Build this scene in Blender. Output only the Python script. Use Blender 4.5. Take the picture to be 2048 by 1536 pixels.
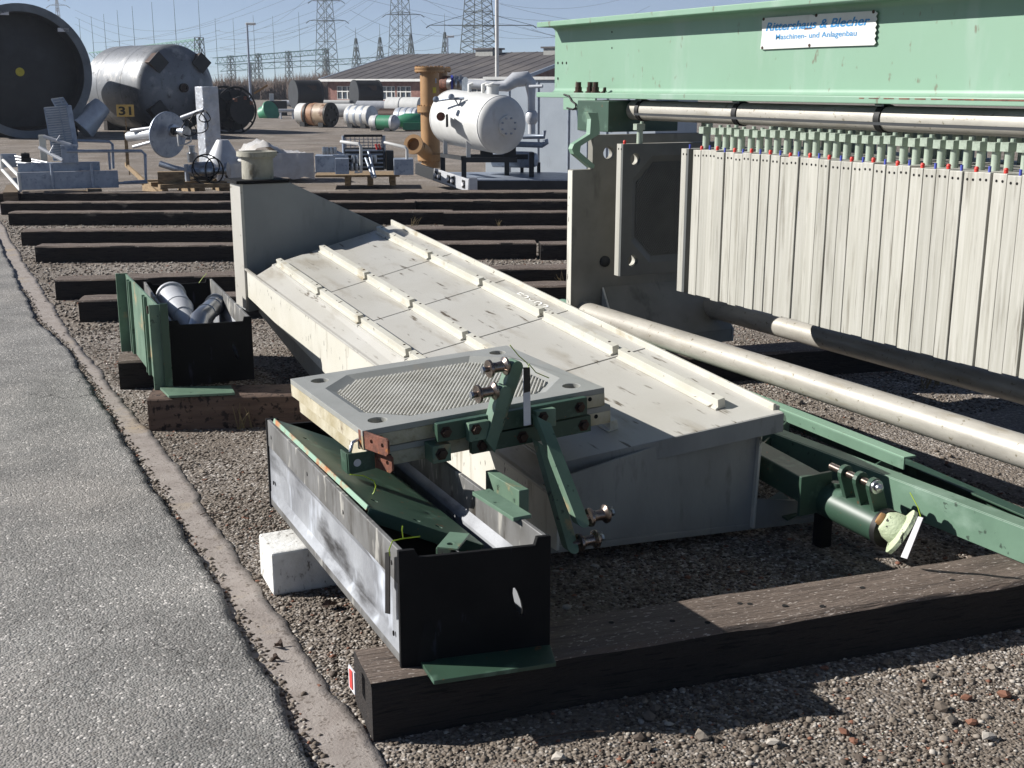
import bpy, bmesh, math, random
import numpy as np
from math import radians, sin, cos, pi, atan2, hypot, sqrt
from mathutils import Vector, Matrix
from mathutils.geometry import tessellate_polygon
random.seed(7); rng = np.random.default_rng(7)
S = bpy.context.scene; COL = S.collection
for o in list(bpy.data.objects): bpy.data.objects.remove(o)

# ------------------------------------------------------------------ camera
F = 2400.0; YAW, PIT, ROL = radians(27.46), radians(13.99), radians(.08)
CAM = Vector((0, 0, 1.72))
fw = Vector((sin(YAW)*cos(PIT), cos(YAW)*cos(PIT), -sin(PIT)))
rt = Vector((cos(YAW), -sin(YAW), 0)); up = rt.cross(fw)
rt, up = cos(ROL)*rt + sin(ROL)*up, -sin(ROL)*rt + cos(ROL)*up
cd = bpy.data.cameras.new('camera'); cam = bpy.data.objects.new('camera', cd); COL.objects.link(cam)
cd.sensor_width = 36; cd.lens = F/2048*36; cd.clip_start = .05; cd.clip_end = 6000
cam.matrix_world = Matrix(((rt.x, up.x, -fw.x, CAM.x), (rt.y, up.y, -fw.y, CAM.y), (rt.z, up.z, -fw.z, CAM.z), (0, 0, 0, 1)))
S.camera = cam
S.render.resolution_x, S.render.resolution_y = 1024, 768

# ------------------------------------------------------------------ sky, sun, exposure
SUN_AZ, SUN_EL = radians(58), radians(31)          # 58 degrees from +Y towards -X
sund = Vector((-sin(SUN_AZ)*cos(SUN_EL), cos(SUN_AZ)*cos(SUN_EL), sin(SUN_EL)))
W = bpy.data.worlds.new('World'); S.world = W; W.use_nodes = True
nt = W.node_tree; nt.nodes.clear()
sk = nt.nodes.new('ShaderNodeTexSky'); sk.sky_type = 'NISHITA'; sk.sun_disc = False
sk.sun_elevation = SUN_EL; sk.sun_rotation = -SUN_AZ; sk.air_density = .4; sk.dust_density = .0; sk.ozone_density = 1.0
bg = nt.nodes.new('ShaderNodeBackground'); bg.inputs[1].default_value = .058
wo = nt.nodes.new('ShaderNodeOutputWorld')
nt.links.new(sk.outputs[0], bg.inputs[0]); nt.links.new(bg.outputs[0], wo.inputs[0])
sl = bpy.data.lights.new('sun', 'SUN'); sl.energy = 5.0; sl.angle = radians(.53); sl.color = (1, .965, .92)
so = bpy.data.objects.new('sun', sl); COL.objects.link(so); so.rotation_euler = sund.to_track_quat('Z', 'Y').to_euler()
so.location = (-10, 10, 20)
vs = S.view_settings; vs.view_transform = 'Standard'; vs.look = 'None'; vs.gamma = 1; vs.exposure = 0.72; vs.use_curve_mapping = False
S.cycles.max_bounces = 4; S.cycles.diffuse_bounces = 2; S.cycles.glossy_bounces = 2; S.cycles.transmission_bounces = 1

# ------------------------------------------------------------------ placing helpers: a picture direction met with a known plane of the yard
def ray(x, y): return rt*((x-1024)/F) + up*((768-y)/F) + fw
def G(x, y, z=0.): d = ray(x, y); return CAM + d*((z-CAM.z)/d.z)
def AX(x, y, X): d = ray(x, y); return CAM + d*(X/d.x)
def AY(x, y, Y): d = ray(x, y); return CAM + d*(Y/d.y)
def AD(x, y, D): d = ray(x, y); return CAM + d*(D/hypot(d.x, d.y))
class Site:
    """a spot on the ground with a right / away / up frame; sizes in picture units at that distance become metres"""
    def __init__(s, x, y, z=0., turn=0.):
        s.o = G(x, y, z); s.x0, s.y0 = x, y; d = s.o - CAM; s.dist = hypot(d.x, d.y); s.k = (d.dot(fw))/F
        h = Vector((sin(YAW), cos(YAW), 0)); s.kx = s.k*(d.x*h.x + d.y*h.y)/s.dist
        a = atan2(d.x, d.y) + radians(turn)
        s.d = Vector((sin(a), cos(a), 0)); s.r = Vector((cos(a), -sin(a), 0)); s.u = Vector((0, 0, 1))
    def p(s, x, y, w=0.): return s.o + s.r*((x-s.x0)*s.kx) + s.u*((s.y0-y)*s.k/cos(PIT)) + s.d*w

# ------------------------------------------------------------------ mesh helpers
def basis(d):
    d = Vector(d).normalized(); a = Vector((0, 0, 1)) if abs(d.z) < .95 else Vector((1, 0, 0))
    x = a.cross(d).normalized(); return x, d.cross(x), d
class MB:
    def __init__(s): s.v = []; s.f = []
    def add(s, v, f): n = len(s.v); s.v += [Vector(p) for p in v]; s.f += [[i+n for i in q] for q in f]; return s
    def box(s, c, size, R=None):
        c = Vector(c); hx, hy, hz = [k/2 for k in size]
        if R is None: ax = (Vector((1, 0, 0)), Vector((0, 1, 0)), Vector((0, 0, 1)))
        elif isinstance(R, (int, float)): ax = (Vector((cos(R), sin(R), 0)), Vector((-sin(R), cos(R), 0)), Vector((0, 0, 1)))
        else: ax = R
        P = [c + ax[0]*(i*hx) + ax[1]*(j*hy) + ax[2]*(k*hz) for k in (-1, 1) for j in (-1, 1) for i in (-1, 1)]
        return s.hexa(P)
    def hexa(s, P): return s.add(P, [(0, 2, 3, 1), (4, 5, 7, 6), (0, 1, 5, 4), (1, 3, 7, 5), (3, 2, 6, 7), (2, 0, 4, 6)])
    def bar(s, p0, p1, w, h, upv=(0, 0, 1)):
        p0, p1 = Vector(p0), Vector(p1); d = (p1-p0).normalized(); u = Vector(upv); r = d.cross(u).normalized(); u = r.cross(d)
        return s.hexa([p + r*(i*w/2) + u*(j*h/2) for p in (p0, p1) for j in (-1, 1) for i in (-1, 1)])
    def cyl(s, p0, p1, r, r2=None, n=16, cap=True):
        p0, p1 = Vector(p0), Vector(p1); r2 = r if r2 is None else r2; x, y, _ = basis(p1-p0); m = len(s.v)
        for p, q in ((p0, r), (p1, r2)): s.v += [p + x*(q*cos(2*pi*i/n)) + y*(q*sin(2*pi*i/n)) for i in range(n)]
        s.f += [[m+i, m+(i+1) % n, m+n+(i+1) % n, m+n+i] for i in range(n)]
        if cap: s.f += [[m+i for i in reversed(range(n))], [m+n+i for i in range(n)]]
        return s
    def lathe(s, o, axis, prof, n=24, cap=True):
        o = Vector(o); bx, by, bz = basis(axis); m = len(s.v)
        for r, h in prof: s.v += [o + bz*h + bx*(r*cos(2*pi*i/n)) + by*(r*sin(2*pi*i/n)) for i in range(n)]
        for k in range(len(prof)-1):
            s.f += [[m+k*n+i, m+k*n+(i+1) % n, m+k*n+n+(i+1) % n, m+k*n+n+i] for i in range(n)]
        if cap and prof[0][0] > 1e-4: s.f.append([m+i for i in reversed(range(n))])
        if cap and prof[-1][0] > 1e-4: s.f.append([m+(len(prof)-1)*n+i for i in range(n)])
        return s
    def tube(s, pts, r, n=8, closed=False):
        pts = [Vector(p) for p in pts]; m = len(s.v); K = len(pts)
        t0 = None
        for i, p in enumerate(pts):
            a = pts[i-1] if (i or closed) else p; b = pts[(i+1) % K] if (i < K-1 or closed) else p
            t = (b-a).normalized()
            if t0 is None: x, y, _ = basis(t)
            else:
                x = (x - t*x.dot(t)).normalized(); y = t.cross(x)
            t0 = t
            rr = r[i] if isinstance(r, (list, tuple)) else r
            s.v += [p + x*(rr*cos(2*pi*j/n)) + y*(rr*sin(2*pi*j/n)) for j in range(n)]
        for k in range(K if closed else K-1):
            q = m+((k+1) % K)*n
            s.f += [[m+k*n+j, m+k*n+(j+1) % n, q+(j+1) % n, q+j] for j in range(n)]
        if not closed: s.f += [[m+j for j in reversed(range(n))], [m+(K-1)*n+j for j in range(n)]]
        return s
    def prism(s, poly, vec):
        poly = [Vector(p) for p in poly]; vec = Vector(vec); n = len(poly)
        return s.add(poly + [p+vec for p in poly], [list(reversed(range(n))), [n+i for i in range(n)]] + [[i, (i+1) % n, n+(i+1) % n, n+i] for i in range(n)])
    def holed(s, outer, holes, o, u, v, n, z0, z1):
        """slab between z0 and z1 along n with through holes; outlines in the u,v plane"""
        loops = [outer] + holes; flat = [Vector((a, b, 0)) for l in loops for a, b in l]
        tri = tessellate_polygon([[Vector((a, b, 0)) for a, b in l] for l in loops])
        m = len(s.v); N = len(flat)
        for z in (z0, z1): s.v += [o + u*q.x + v*q.y + n*z for q in flat]
        s.f += [[m+i for i in t] for t in tri] + [[m+N+i for i in reversed(t)] for t in tri]
        k = 0
        for l in loops:
            L = len(l); s.f += [[m+k+i, m+k+(i+1) % L, m+N+k+(i+1) % L, m+N+k+i] for i in range(L)]; k += L
        return s
    def build(s, name, mat, parent=None, smooth=None, bevel=0., seg=2, weld=False):
        me = bpy.data.meshes.new(name); bm = bmesh.new()
        L = parent_loc(parent)
        vs_ = [bm.verts.new(p-L) for p in s.v]
        for q in s.f:
            try: bm.faces.new([vs_[i] for i in q])
            except ValueError: pass
        if weld: bmesh.ops.remove_doubles(bm, verts=bm.verts, dist=1e-5)
        bmesh.ops.recalc_face_normals(bm, faces=bm.faces); bm.to_mesh(me); bm.free()
        if smooth:
            me.shade_smooth(); me.set_sharp_from_angle(angle=radians(smooth))
        o = bpy.data.objects.new(name, me); COL.objects.link(o); me.materials.append(mat)
        if parent: o.parent = parent
        if bevel:
            b = o.modifiers.new('bevel', 'BEVEL'); b.width = bevel; b.segments = seg; b.limit_method = 'ANGLE'; b.angle_limit = radians(40)
        return o
def parent_loc(p):
    L = Vector((0, 0, 0))
    while p: L += p.location; p = p.parent
    return L
def tag(o, label=None, cat=None, group=None, kind=None):
    if label: o['label'] = label
    if cat: o['category'] = cat
    if group: o['group'] = group
    if kind: o['kind'] = kind
    return o
def thing(name, label, cat, loc, group=None):
    o = bpy.data.objects.new(name, None); COL.objects.link(o); o.location = loc; o.empty_display_size = .1
    return tag(o, label, cat, group)
def circ(cx, cy, r, n=20): return [(cx+r*cos(2*pi*i/n), cy+r*sin(2*pi*i/n)) for i in range(n)]
def raw(name, V, Fc, mat, parent=None, mats=None, mi=None):
    me = bpy.data.meshes.new(name); V = np.asarray(V, np.float32); Fc = np.asarray(Fc, np.int32); k = Fc.shape[1]
    me.vertices.add(len(V)); me.vertices.foreach_set('co', V.ravel())
    me.loops.add(Fc.size); me.loops.foreach_set('vertex_index', Fc.ravel())
    me.polygons.add(len(Fc)); me.polygons.foreach_set('loop_start', np.arange(0, Fc.size, k, dtype=np.int32))
    for m_ in (mats or [mat]): me.materials.append(m_)
    if mi is not None: me.polygons.foreach_set('material_index', np.asarray(mi, np.int32))
    me.update(calc_edges=True); me.validate()
    o = bpy.data.objects.new(name, me); COL.objects.link(o)
    if parent: o.parent = parent
    return o
def text(name, body, mat, o, u, v, height, parent, shear=0., bold=0., width=None, xs=1.):
    """flat lettering in the u,v plane with its lower left corner at o"""
    cu = bpy.data.curves.new(name, 'FONT'); cu.body = body; cu.size = 1; cu.shear = shear; cu.offset = bold; cu.extrude = .0
    t = bpy.data.objects.new(name, cu); COL.objects.link(t); bpy.context.view_layer.update()
    me = bpy.data.meshes.new_from_object(t.evaluated_get(bpy.context.evaluated_depsgraph_get()))
    bpy.data.objects.remove(t); P = np.array([p.co for p in me.vertices]); lo, hi = P.min(0), P.max(0)
    k = height/(hi[1]-lo[1]); kx = width/(hi[0]-lo[0]) if width else k*xs
    L = parent_loc(parent); n = u.cross(v)
    for p in me.vertices: p.co = o + u*((p.co.x-lo[0])*kx) + v*((p.co.y-lo[1])*k) - L
    ob = bpy.data.objects.new(name, me); COL.objects.link(ob); me.materials.clear(); me.materials.append(mat); ob.parent = parent
    return ob

# ------------------------------------------------------------------ materials
def lin(c):
    if isinstance(c, str): c = [int(c[i:i+2], 16)/255 for i in (0, 2, 4)]; return tuple(((k+.055)/1.055)**2.4 if k > .04 else k/12.92 for k in c) + (1,)
    return tuple(c) + (1,)
def mat(name, c1, c2=None, rough=.6, metal=0., scale=6., ramp=(.35, .65), stretch=(1, 1, 1), c3=None, s3=3., r3=(.55, .68), st3=(1, 1, 1), c4=None, s4=30., r4=(.6, .66), bump=0., bs=60., detail=6., spec=.5, bdist=.02, st4=(1, 1, 1), rnd=0.):
    m = bpy.data.materials.new(name); m.use_nodes = True; n = m.node_tree; N, L = n.nodes, n.links
    b = N['Principled BSDF']; b.inputs['Roughness'].default_value = rough; b.inputs['Metallic'].default_value = metal
    b.inputs['Specular IOR Level'].default_value = spec
    tc = N.new('ShaderNodeTexCoord')
    if rnd:
        oi = N.new('ShaderNodeObjectInfo'); va = N.new('ShaderNodeVectorMath'); va.operation = 'SCALE'; va.inputs[0].default_value = (37, 53, 71); L.new(oi.outputs['Random'], va.inputs['Scale'])
        vb = N.new('ShaderNodeVectorMath'); L.new(tc.outputs['Object'], vb.inputs[0]); L.new(va.outputs[0], vb.inputs[1]); src = vb.outputs[0]
    else: src = tc.outputs['Object']
    def noise(sc, st, det=detail, rg=.6):
        mp = N.new('ShaderNodeMapping'); mp.inputs['Scale'].default_value = st; L.new(src, mp.inputs[0])
        x = N.new('ShaderNodeTexNoise'); x.inputs['Scale'].default_value = sc; x.inputs['Detail'].default_value = det; x.inputs['Roughness'].default_value = rg
        L.new(mp.outputs[0], x.inputs[0]); return x
    def fac(x, r):
        q = N.new('ShaderNodeMapRange'); q.inputs[1].default_value, q.inputs[2].default_value = r; L.new(x.outputs[0], q.inputs[0]); return q.outputs[0]
    def mix(a, f_, col):
        q = N.new('ShaderNodeMix'); q.data_type = 'RGBA'; L.new(f_, q.inputs[0])
        if isinstance(a, tuple): q.inputs[6].default_value = a
        else: L.new(a, q.inputs[6])
        q.inputs[7].default_value = lin(col); return q.outputs[2]
    cur = lin(c1)
    if c2: nz = noise(scale, stretch); cur = mix(cur, fac(nz, ramp), c2)
    if c3: cur = mix(cur, fac(noise(s3, st3), r3), c3)
    if c4: cur = mix(cur, fac(noise(s4, st4, 3), r4), c4)
    if rnd and not isinstance(cur, tuple):
        q = N.new('ShaderNodeMapRange'); q.inputs[3].default_value = 1-rnd; q.inputs[4].default_value = 1+rnd*.4; L.new(oi.outputs['Random'], q.inputs[0])
        mm = N.new('ShaderNodeMix'); mm.data_type = 'RGBA'; mm.blend_type = 'MULTIPLY'; mm.inputs[0].default_value = 1; L.new(cur, mm.inputs[6]); L.new(q.outputs[0], mm.inputs[7]); cur = mm.outputs[2]
    if isinstance(cur, tuple): b.inputs['Base Color'].default_value = cur
    else: L.new(cur, b.inputs['Base Color'])
    if c2:
        q = N.new('ShaderNodeMapRange'); q.inputs[3].default_value = rough*.8; q.inputs[4].default_value = min(1, rough*1.2); L.new(nz.outputs[0], q.inputs[0]); L.new(q.outputs[0], b.inputs['Roughness'])
    if bump:
        bp = N.new('ShaderNodeBump'); bp.inputs['Strength'].default_value = bump; bp.inputs['Distance'].default_value = bdist
        L.new(noise(bs, stretch, 4).outputs[0], bp.inputs['Height']); L.new(bp.outputs[0], b.inputs['Normal'])
    return m
def stone_mat(name, c, cells, scale, base_scale, bump, rough=.9, bdist=.01, tint=None, cracks=False, dust=None):
    """broken stone surface: a cell pattern of differently coloured grains over a cloudy ground colour"""
    m = bpy.data.materials.new(name); m.use_nodes = True; n = m.node_tree; N, L = n.nodes, n.links
    b = N['Principled BSDF']; b.inputs['Roughness'].default_value = rough; b.inputs['Specular IOR Level'].default_value = .3
    tc = N.new('ShaderNodeTexCoord'); vo = N.new('ShaderNodeTexVoronoi'); vo.inputs['Scale'].default_value = scale; L.new(tc.outputs['Object'], vo.inputs[0])
    sep = N.new('ShaderNodeSeparateColor'); L.new(vo.outputs['Color'], sep.inputs[0])
    rp = N.new('ShaderNodeValToRGB'); e = rp.color_ramp; e.interpolation = 'CONSTANT'
    while len(e.elements) < len(cells): e.elements.new(.5)
    for i, (p, col) in enumerate(cells): e.elements[i].position = p; e.elements[i].color = lin(col)
    L.new(sep.outputs[0], rp.inputs[0])
    nz = N.new('ShaderNodeTexNoise'); nz.inputs['Scale'].default_value = base_scale; nz.inputs['Detail'].default_value = 8; L.new(tc.outputs['Object'], nz.inputs[0])
    mr = N.new('ShaderNodeMapRange'); mr.inputs[1].default_value = .3; mr.inputs[2].default_value = .7; mr.inputs[3].default_value = .72; mr.inputs[4].default_value = 1.2; L.new(nz.outputs[0], mr.inputs[0])
    mx = N.new('ShaderNodeMix'); mx.data_type = 'RGBA'; mx.blend_type = 'MULTIPLY'; mx.inputs[0].default_value = 1; L.new(rp.outputs[0], mx.inputs[6]); L.new(mr.outputs[0], mx.inputs[7])
    cur = mx.outputs[2]
    if tint:
        n2 = N.new('ShaderNodeTexNoise'); n2.inputs['Scale'].default_value = .9; n2.inputs['Detail'].default_value = 7; L.new(tc.outputs['Object'], n2.inputs[0])
        m2 = N.new('ShaderNodeMapRange'); m2.inputs[1].default_value = .42; m2.inputs[2].default_value = .62; m2.inputs[4].default_value = .75; L.new(n2.outputs[0], m2.inputs[0])
        q = N.new('ShaderNodeMix'); q.data_type = 'RGBA'; L.new(m2.outputs[0], q.inputs[0]); L.new(cur, q.inputs[6]); q.inputs[7].default_value = lin(tint); cur = q.outputs[2]
    if dust:
        n4 = N.new('ShaderNodeTexNoise'); n4.inputs['Scale'].default_value = .55; n4.inputs['Detail'].default_value = 9; n4.inputs['Roughness'].default_value = .65; L.new(tc.outputs['Object'], n4.inputs[0])
        m4 = N.new('ShaderNodeMapRange'); m4.inputs[1].default_value = .48; m4.inputs[2].default_value = .72; m4.inputs[4].default_value = .5; L.new(n4.outputs[0], m4.inputs[0])
        q = N.new('ShaderNodeMix'); q.data_type = 'RGBA'; L.new(m4.outputs[0], q.inputs[0]); L.new(cur, q.inputs[6]); q.inputs[7].default_value = lin(dust); cur = q.outputs[2]
    if cracks:
        nd = N.new('ShaderNodeTexNoise'); nd.inputs['Scale'].default_value = 3.5; nd.inputs['Detail'].default_value = 8; L.new(tc.outputs['Object'], nd.inputs[0])
        va = N.new('ShaderNodeVectorMath'); va.operation = 'SCALE'; va.inputs['Scale'].default_value = .55; L.new(nd.outputs['Color'], va.inputs[0])
        vb = N.new('ShaderNodeVectorMath'); L.new(tc.outputs['Object'], vb.inputs[0]); L.new(va.outputs[0], vb.inputs[1])
        vc = N.new('ShaderNodeTexVoronoi'); vc.feature = 'DISTANCE_TO_EDGE'; vc.inputs['Scale'].default_value = .85; L.new(vb.outputs[0], vc.inputs[0])
        nm = N.new('ShaderNodeTexNoise'); nm.inputs['Scale'].default_value = .8; nm.inputs['Detail'].default_value = 3; L.new(tc.outputs['Object'], nm.inputs[0])
        wd_ = N.new('ShaderNodeMapRange'); wd_.inputs[1].default_value = .46; wd_.inputs[2].default_value = .68; wd_.inputs[3].default_value = -.0005; wd_.inputs[4].default_value = .0065; L.new(nm.outputs[0], wd_.inputs[0])
        lt = N.new('ShaderNodeMath'); lt.operation = 'LESS_THAN'; L.new(vc.outputs['Distance'], lt.inputs[0]); L.new(wd_.outputs[0], lt.inputs[1])
        ft = N.new('ShaderNodeMath'); ft.operation = 'MULTIPLY'; ft.inputs[1].default_value = .62; L.new(lt.outputs[0], ft.inputs[0])
        q = N.new('ShaderNodeMix'); q.data_type = 'RGBA'; L.new(ft.outputs[0], q.inputs[0]); L.new(cur, q.inputs[6]); q.inputs[7].default_value = lin('2e2c2a'); cur = q.outputs[2]
    L.new(cur, b.inputs['Base Color'])
    bp = N.new('ShaderNodeBump'); bp.inputs['Strength'].default_value = bump; bp.inputs['Distance'].default_value = bdist
    L.new(vo.outputs['Distance'], bp.inputs['Height']); bp.invert = True
    n3 = N.new('ShaderNodeTexNoise'); n3.inputs['Scale'].default_value = scale*.35; n3.inputs['Detail'].default_value = 6; L.new(tc.outputs['Object'], n3.inputs[0])
    b2 = N.new('ShaderNodeBump'); b2.inputs['Strength'].default_value = bump*.7; b2.inputs['Distance'].default_value = bdist*2
    L.new(n3.outputs[0], b2.inputs['Height']); L.new(bp.outputs[0], b2.inputs['Normal']); L.new(b2.outputs[0], b.inputs['Normal'])
    return m
# ================================================================== MATERIALS
m_gravel = stone_mat('gravel', None, [(0, '6f675e'), (.25, '8b8278'), (.5, '60574e'), (.68, 'a19a92'), (.86, '827b76'), (.95, 'c6c1ba')], 95, 1.3, .8, bdist=.009, tint='6e6459', dust='8a7f74')
m_asph = stone_mat('asphalt', None, [(0, '84837f'), (.3, '8d8b87'), (.55, '7c7a76'), (.75, '96938f'), (.9, '6e6b67'), (.955, 'c4c0ba')], 125, 2.2, .7, bdist=.005, cracks=True, dust='978f86')
m_conc = mat('concrete', '9a928b', '867d76', rough=.9, scale=9, ramp=(.35, .7), c3='9c8d76', s3=2.3, r3=(.58, .72), c4='6f665e', s4=60, r4=(.58, .64), bump=.5, bs=120, bdist=.006)
m_peb = [mat('pebble', c, d_, rough=.85, scale=30) for c, d_ in (('70665b', '544a40'), ('8d8479', '70675c'), ('52483f', '3f362e'), ('b3ada4', '938c82'), ('855c48', '6b4838'))]
m_wood = mat('creosoted timber', '221d1a', '2f2925', rough=.92, scale=5, stretch=(.6, 5, 5), ramp=(.38, .68), c3='3a332e', s3=7, r3=(.56, .74), st3=(.4, 4, 2), c4='120f0d', s4=26, r4=(.56, .62), st4=(.3, 4, 4), bump=.8, bs=22, bdist=.02)
m_woodt = mat('weathered sunlit timber top', '64574d', '7a6c61', rough=.92, scale=5, stretch=(.5, 6, 5), ramp=(.38, .66), c3='463c36', s3=6, r3=(.55, .7), st3=(.5, 5, 2), c4='b3a89e', s4=42, r4=(.60, .68), st4=(1.1, 2.4, 2), bump=.9, bs=26, bdist=.02)
m_wood2 = mat('sawn timber', '7b6b55', '5c4e3e', rough=.9, scale=5, stretch=(.5, 6, 6), bump=.4, bs=30)
m_palw = mat('pallet wood', '9a8464', '6e5b44', rough=.9, scale=6, stretch=(1, 5, 5), bump=.4, bs=30)
m_brownw = mat('rusty brown timber', '5a483d', '6f5b4e', rough=.9, scale=6, stretch=(.6, 4, 4), ramp=(.4, .65), c4='2b211c', s4=22, r4=(.55, .62), bump=.6, bs=25)
m_whitep = mat('white limewash', 'dcdcd8', 'c4c3bd', rough=.8, scale=9, c4='6a655d', s4=22, r4=(.60, .72), st4=(2, 2, 1), bump=.3, bs=40)
m_cream = mat('cream enamel', 'b4b2ab', 'a9a69d', rough=.34, scale=2.2, ramp=(.3, .75), c3='8a8170', s3=3.4, r3=(.54, .78), st3=(2.6, .6, 1), c4='5c5344', s4=15, r4=(.63, .70), st4=(2.4, .3, 1))
m_creamr = mat('cream rib', 'c3c1b6', 'b8b5a8', rough=.4, scale=5, c3='9a8d70', s3=7, r3=(.58, .72), st3=(1, .6, 1), c4='5a5142', s4=22, r4=(.66, .71))
m_creamw = mat('cream paint', 'cccac0', 'bcb9ab', rough=.5, scale=3, ramp=(.3, .75), c3='8d8574', s3=4.5, r3=(.6, .78), st3=(3, 3, .4), c4='55504a', s4=26, r4=(.66, .7), st4=(2, 2, .6))
m_creamd = mat('grubby shaded cream', '94948f', '858581', rough=.6, scale=3, stretch=(2, 2, .8), c3='5f5d58', s3=5, r3=(.58, .82), st3=(3.5, 3.5, .8), bump=.05)  # darker copy of the cream, shade included, for trough faces turned from the sun
m_pp = mat('white plastic plate', 'b3b1a8', '9d9b90', rough=.5, scale=9, stretch=(1, 7, .22), ramp=(.34, .70), c3='7f7b70', s3=5, r3=(.55, .75), st3=(1, 7, .5), c4='625c50', s4=9, r4=(.66, .76), st4=(1, 5, .25), rnd=.10)
m_ppgrey = mat('grey plastic plate', '9a9b96', '8a8b86', rough=.38, scale=4, ramp=(.35, .7), c3='9b958a', s3=7, r3=(.58, .72))
m_ppedge = mat('stained plate edge', 'c2bba6', 'a09577', rough=.6, scale=6, ramp=(.38, .62), c3='6b5a42', s3=9, r3=(.55, .68), bump=.1)
m_rib = mat('drainage ribs', 'c6c5be', 'b0aea5', rough=.5, scale=8)
m_pipe = mat('stainless rail tube', 'b1ada3', '97938a', rough=.42, metal=.15, scale=5, stretch=(3, .8, 3), ramp=(.35, .68), c3='958d7c', s3=8, r3=(.56, .76), st3=(3, .6, 3), c4='77705f', s4=40, r4=(.63, .7), bump=.05)
m_green = mat('pale green paint', '7c9b86', '75957e', rough=.45, scale=1.6, ramp=(.3, .75), c3='8fa396', s3=3.5, r3=(.54, .8), st3=(1, 1.2, .3), c4='6b6f5e', s4=18, r4=(.66, .72), st4=(1, 1, .5))
m_green2 = mat('dark green paint', '364f40', '2f4638', rough=.45, scale=4, c3='5c7766', s3=8, r3=(.58, .75), c4='6e4c32', s4=30, r4=(.67, .7))
m_greenw = mat('worn green paint', '67806d', '526a59', rough=.5, scale=7, ramp=(.35, .7), c3='a58a63', s3=6, r3=(.6, .72), c4='33463a', s4=26, r4=(.64, .69))
m_greenm = mat('mid green paint', '64806d', '587361', rough=.5, scale=5, c3='7a9282', s3=6, r3=(.56, .75), st3=(1, .6, 1), c4='3a4a3f', s4=24, r4=(.64, .7))
m_greenr = mat('rusty green edge', '7f9d88', 'a5683a', rough=.7, scale=4, ramp=(.5, .58), c3='6e4526', s3=20, r3=(.58, .66))
m_steel = mat('blackened zinc sheet', 'a4a7ab', '7c7e82', rough=.5, metal=.15, scale=4, stretch=(3, 1.2, .8), ramp=(.36, .64), c3='353434', s3=2.6, r3=(.53, .68), st3=(1, .8, 2.6), c4='c9cfd8', s4=6, r4=(.57, .7), st4=(2, 1, .5), bump=.08)
m_dark = mat('shaded black sheet', '151516', '0f0f10', rough=.75, spec=.2, scale=5, c3='44475a', s3=5, r3=(.64, .80), st3=(3, 3, .7))  # near-black holds the shade on the tray ends
m_rust = mat('rusted tab', '7a4b3a', '53352a', rough=.75, scale=22, ramp=(.4, .6), c3='9c5f2c', s3=30, r3=(.6, .68), bump=.2)
m_chrome = mat('zinc plated roller', '9c8f86', '6d6058', rough=.28, metal=.9, scale=20)
m_chr2 = mat('bright steel', 'b9bcc0', '9a9da1', rough=.3, metal=.9, scale=9)
m_black = mat('black rubber', '141414', '0d0d0d', rough=.6, scale=10)
m_hopshade = mat('shaded hopper grey', '8d9090', '828585', rough=.55, scale=2.5, c3='6b6c6a', s3=3, r3=(.58, .78), st3=(2, 2, .5))  # shade of the hopper front is put into this grey
m_steelb = mat('stained zinc band', '777776', '5a5956', rough=.55, metal=.1, scale=5, stretch=(2, 1.4, .7), ramp=(.36, .64), c3='3a362f', s3=7, r3=(.54, .68), st3=(2, 1.6, .5), c4='a3a19a', s4=9, r4=(.6, .68), st4=(2, 2, .6))
m_head = mat('grimy shaded head plate', '84827a', '737168', rough=.6, scale=4, ramp=(.35, .68), c3='55524b', s3=5, r3=(.57, .77), st3=(2, 2, .7), c4='7d7a70', s4=9, r4=(.62, .74))  # grime, plus the shade on the press head darkened into the colour
m_ppdark = mat('shaded plate face', '5f615f', '535553', rough=.5, scale=5)  # face colour darkened for the shade on the plate's viewer side
m_stub = mat('weathered stub pipe', 'a5a294', '8d8a7d', rough=.7, scale=6, c3='5c5646', s3=7, r3=(.55, .72), st3=(2, 2, 1), bump=.15)
m_hole = mat('hole shadow', '0b0a09', rough=1)
m_bolt = mat('dark bolt', '2f2622', '4b372c', rough=.6, metal=.5, scale=30)
m_red = mat('red cap', 'd2382c', 'b82d24', rough=.5, scale=20)
m_blue = mat('blue cap', '4b56b4', '3d4799', rough=.5, scale=20)
m_tie = mat('yellow green tie', '9fb82c', '8aa31f', rough=.5, scale=20)
m_tag = mat('white tag', 'dcdbdc', 'c5c4c8', rough=.5, scale=12)
m_blacktag = mat('black tag', '1a1a1b', '0f0f10', rough=.4, scale=12)
m_redtag = mat('red paint mark', 'd24b45', 'b83a35', rough=.7, scale=20)
m_galv = mat('galvanised steel', 'a3acb8', '8b94a2', rough=.45, metal=.35, scale=9, ramp=(.35, .68), c3='747d8c', s3=14, r3=(.55, .7))
m_white = mat('white paint', 'd0d0cd', 'c4c4c0', rough=.5, scale=4, c3='b3b1aa', s3=5, r3=(.62, .8), st3=(2, 2, .5))
m_silver = mat('aluminium paint', 'c4c6c9', 'b2b4b8', rough=.4, metal=.2, scale=5)
m_orange = mat('ochre paint', 'a07b50', '926f47', rough=.55, scale=4, c3='8a6644', s3=5, r3=(.6, .75), st3=(2, 2, .4))
m_sky = None
m_dkgrey = mat('dark grey coating', '26292c', '1f2225', rough=.6, scale=2, c3='303336', s3=1.2, r3=(.55, .7))
m_stain = mat('stainless vessel', '7f8286', '6a6d71', rough=.5, metal=.35, scale=1.2, ramp=(.35, .7), c3='aaa8a5', s3=2.2, r3=(.55, .75), c4='4c4c4e', s4=5, r4=(.6, .72))
m_yel = mat('yellow paint', 'c9b93a', 'b5a62e', rough=.6, scale=9)
m_brick = mat('red brick wall', '7f5a50', '6d4a42', rough=.9, scale=3, c3='8f6b60', s3=1.1, r3=(.5, .7))
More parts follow.
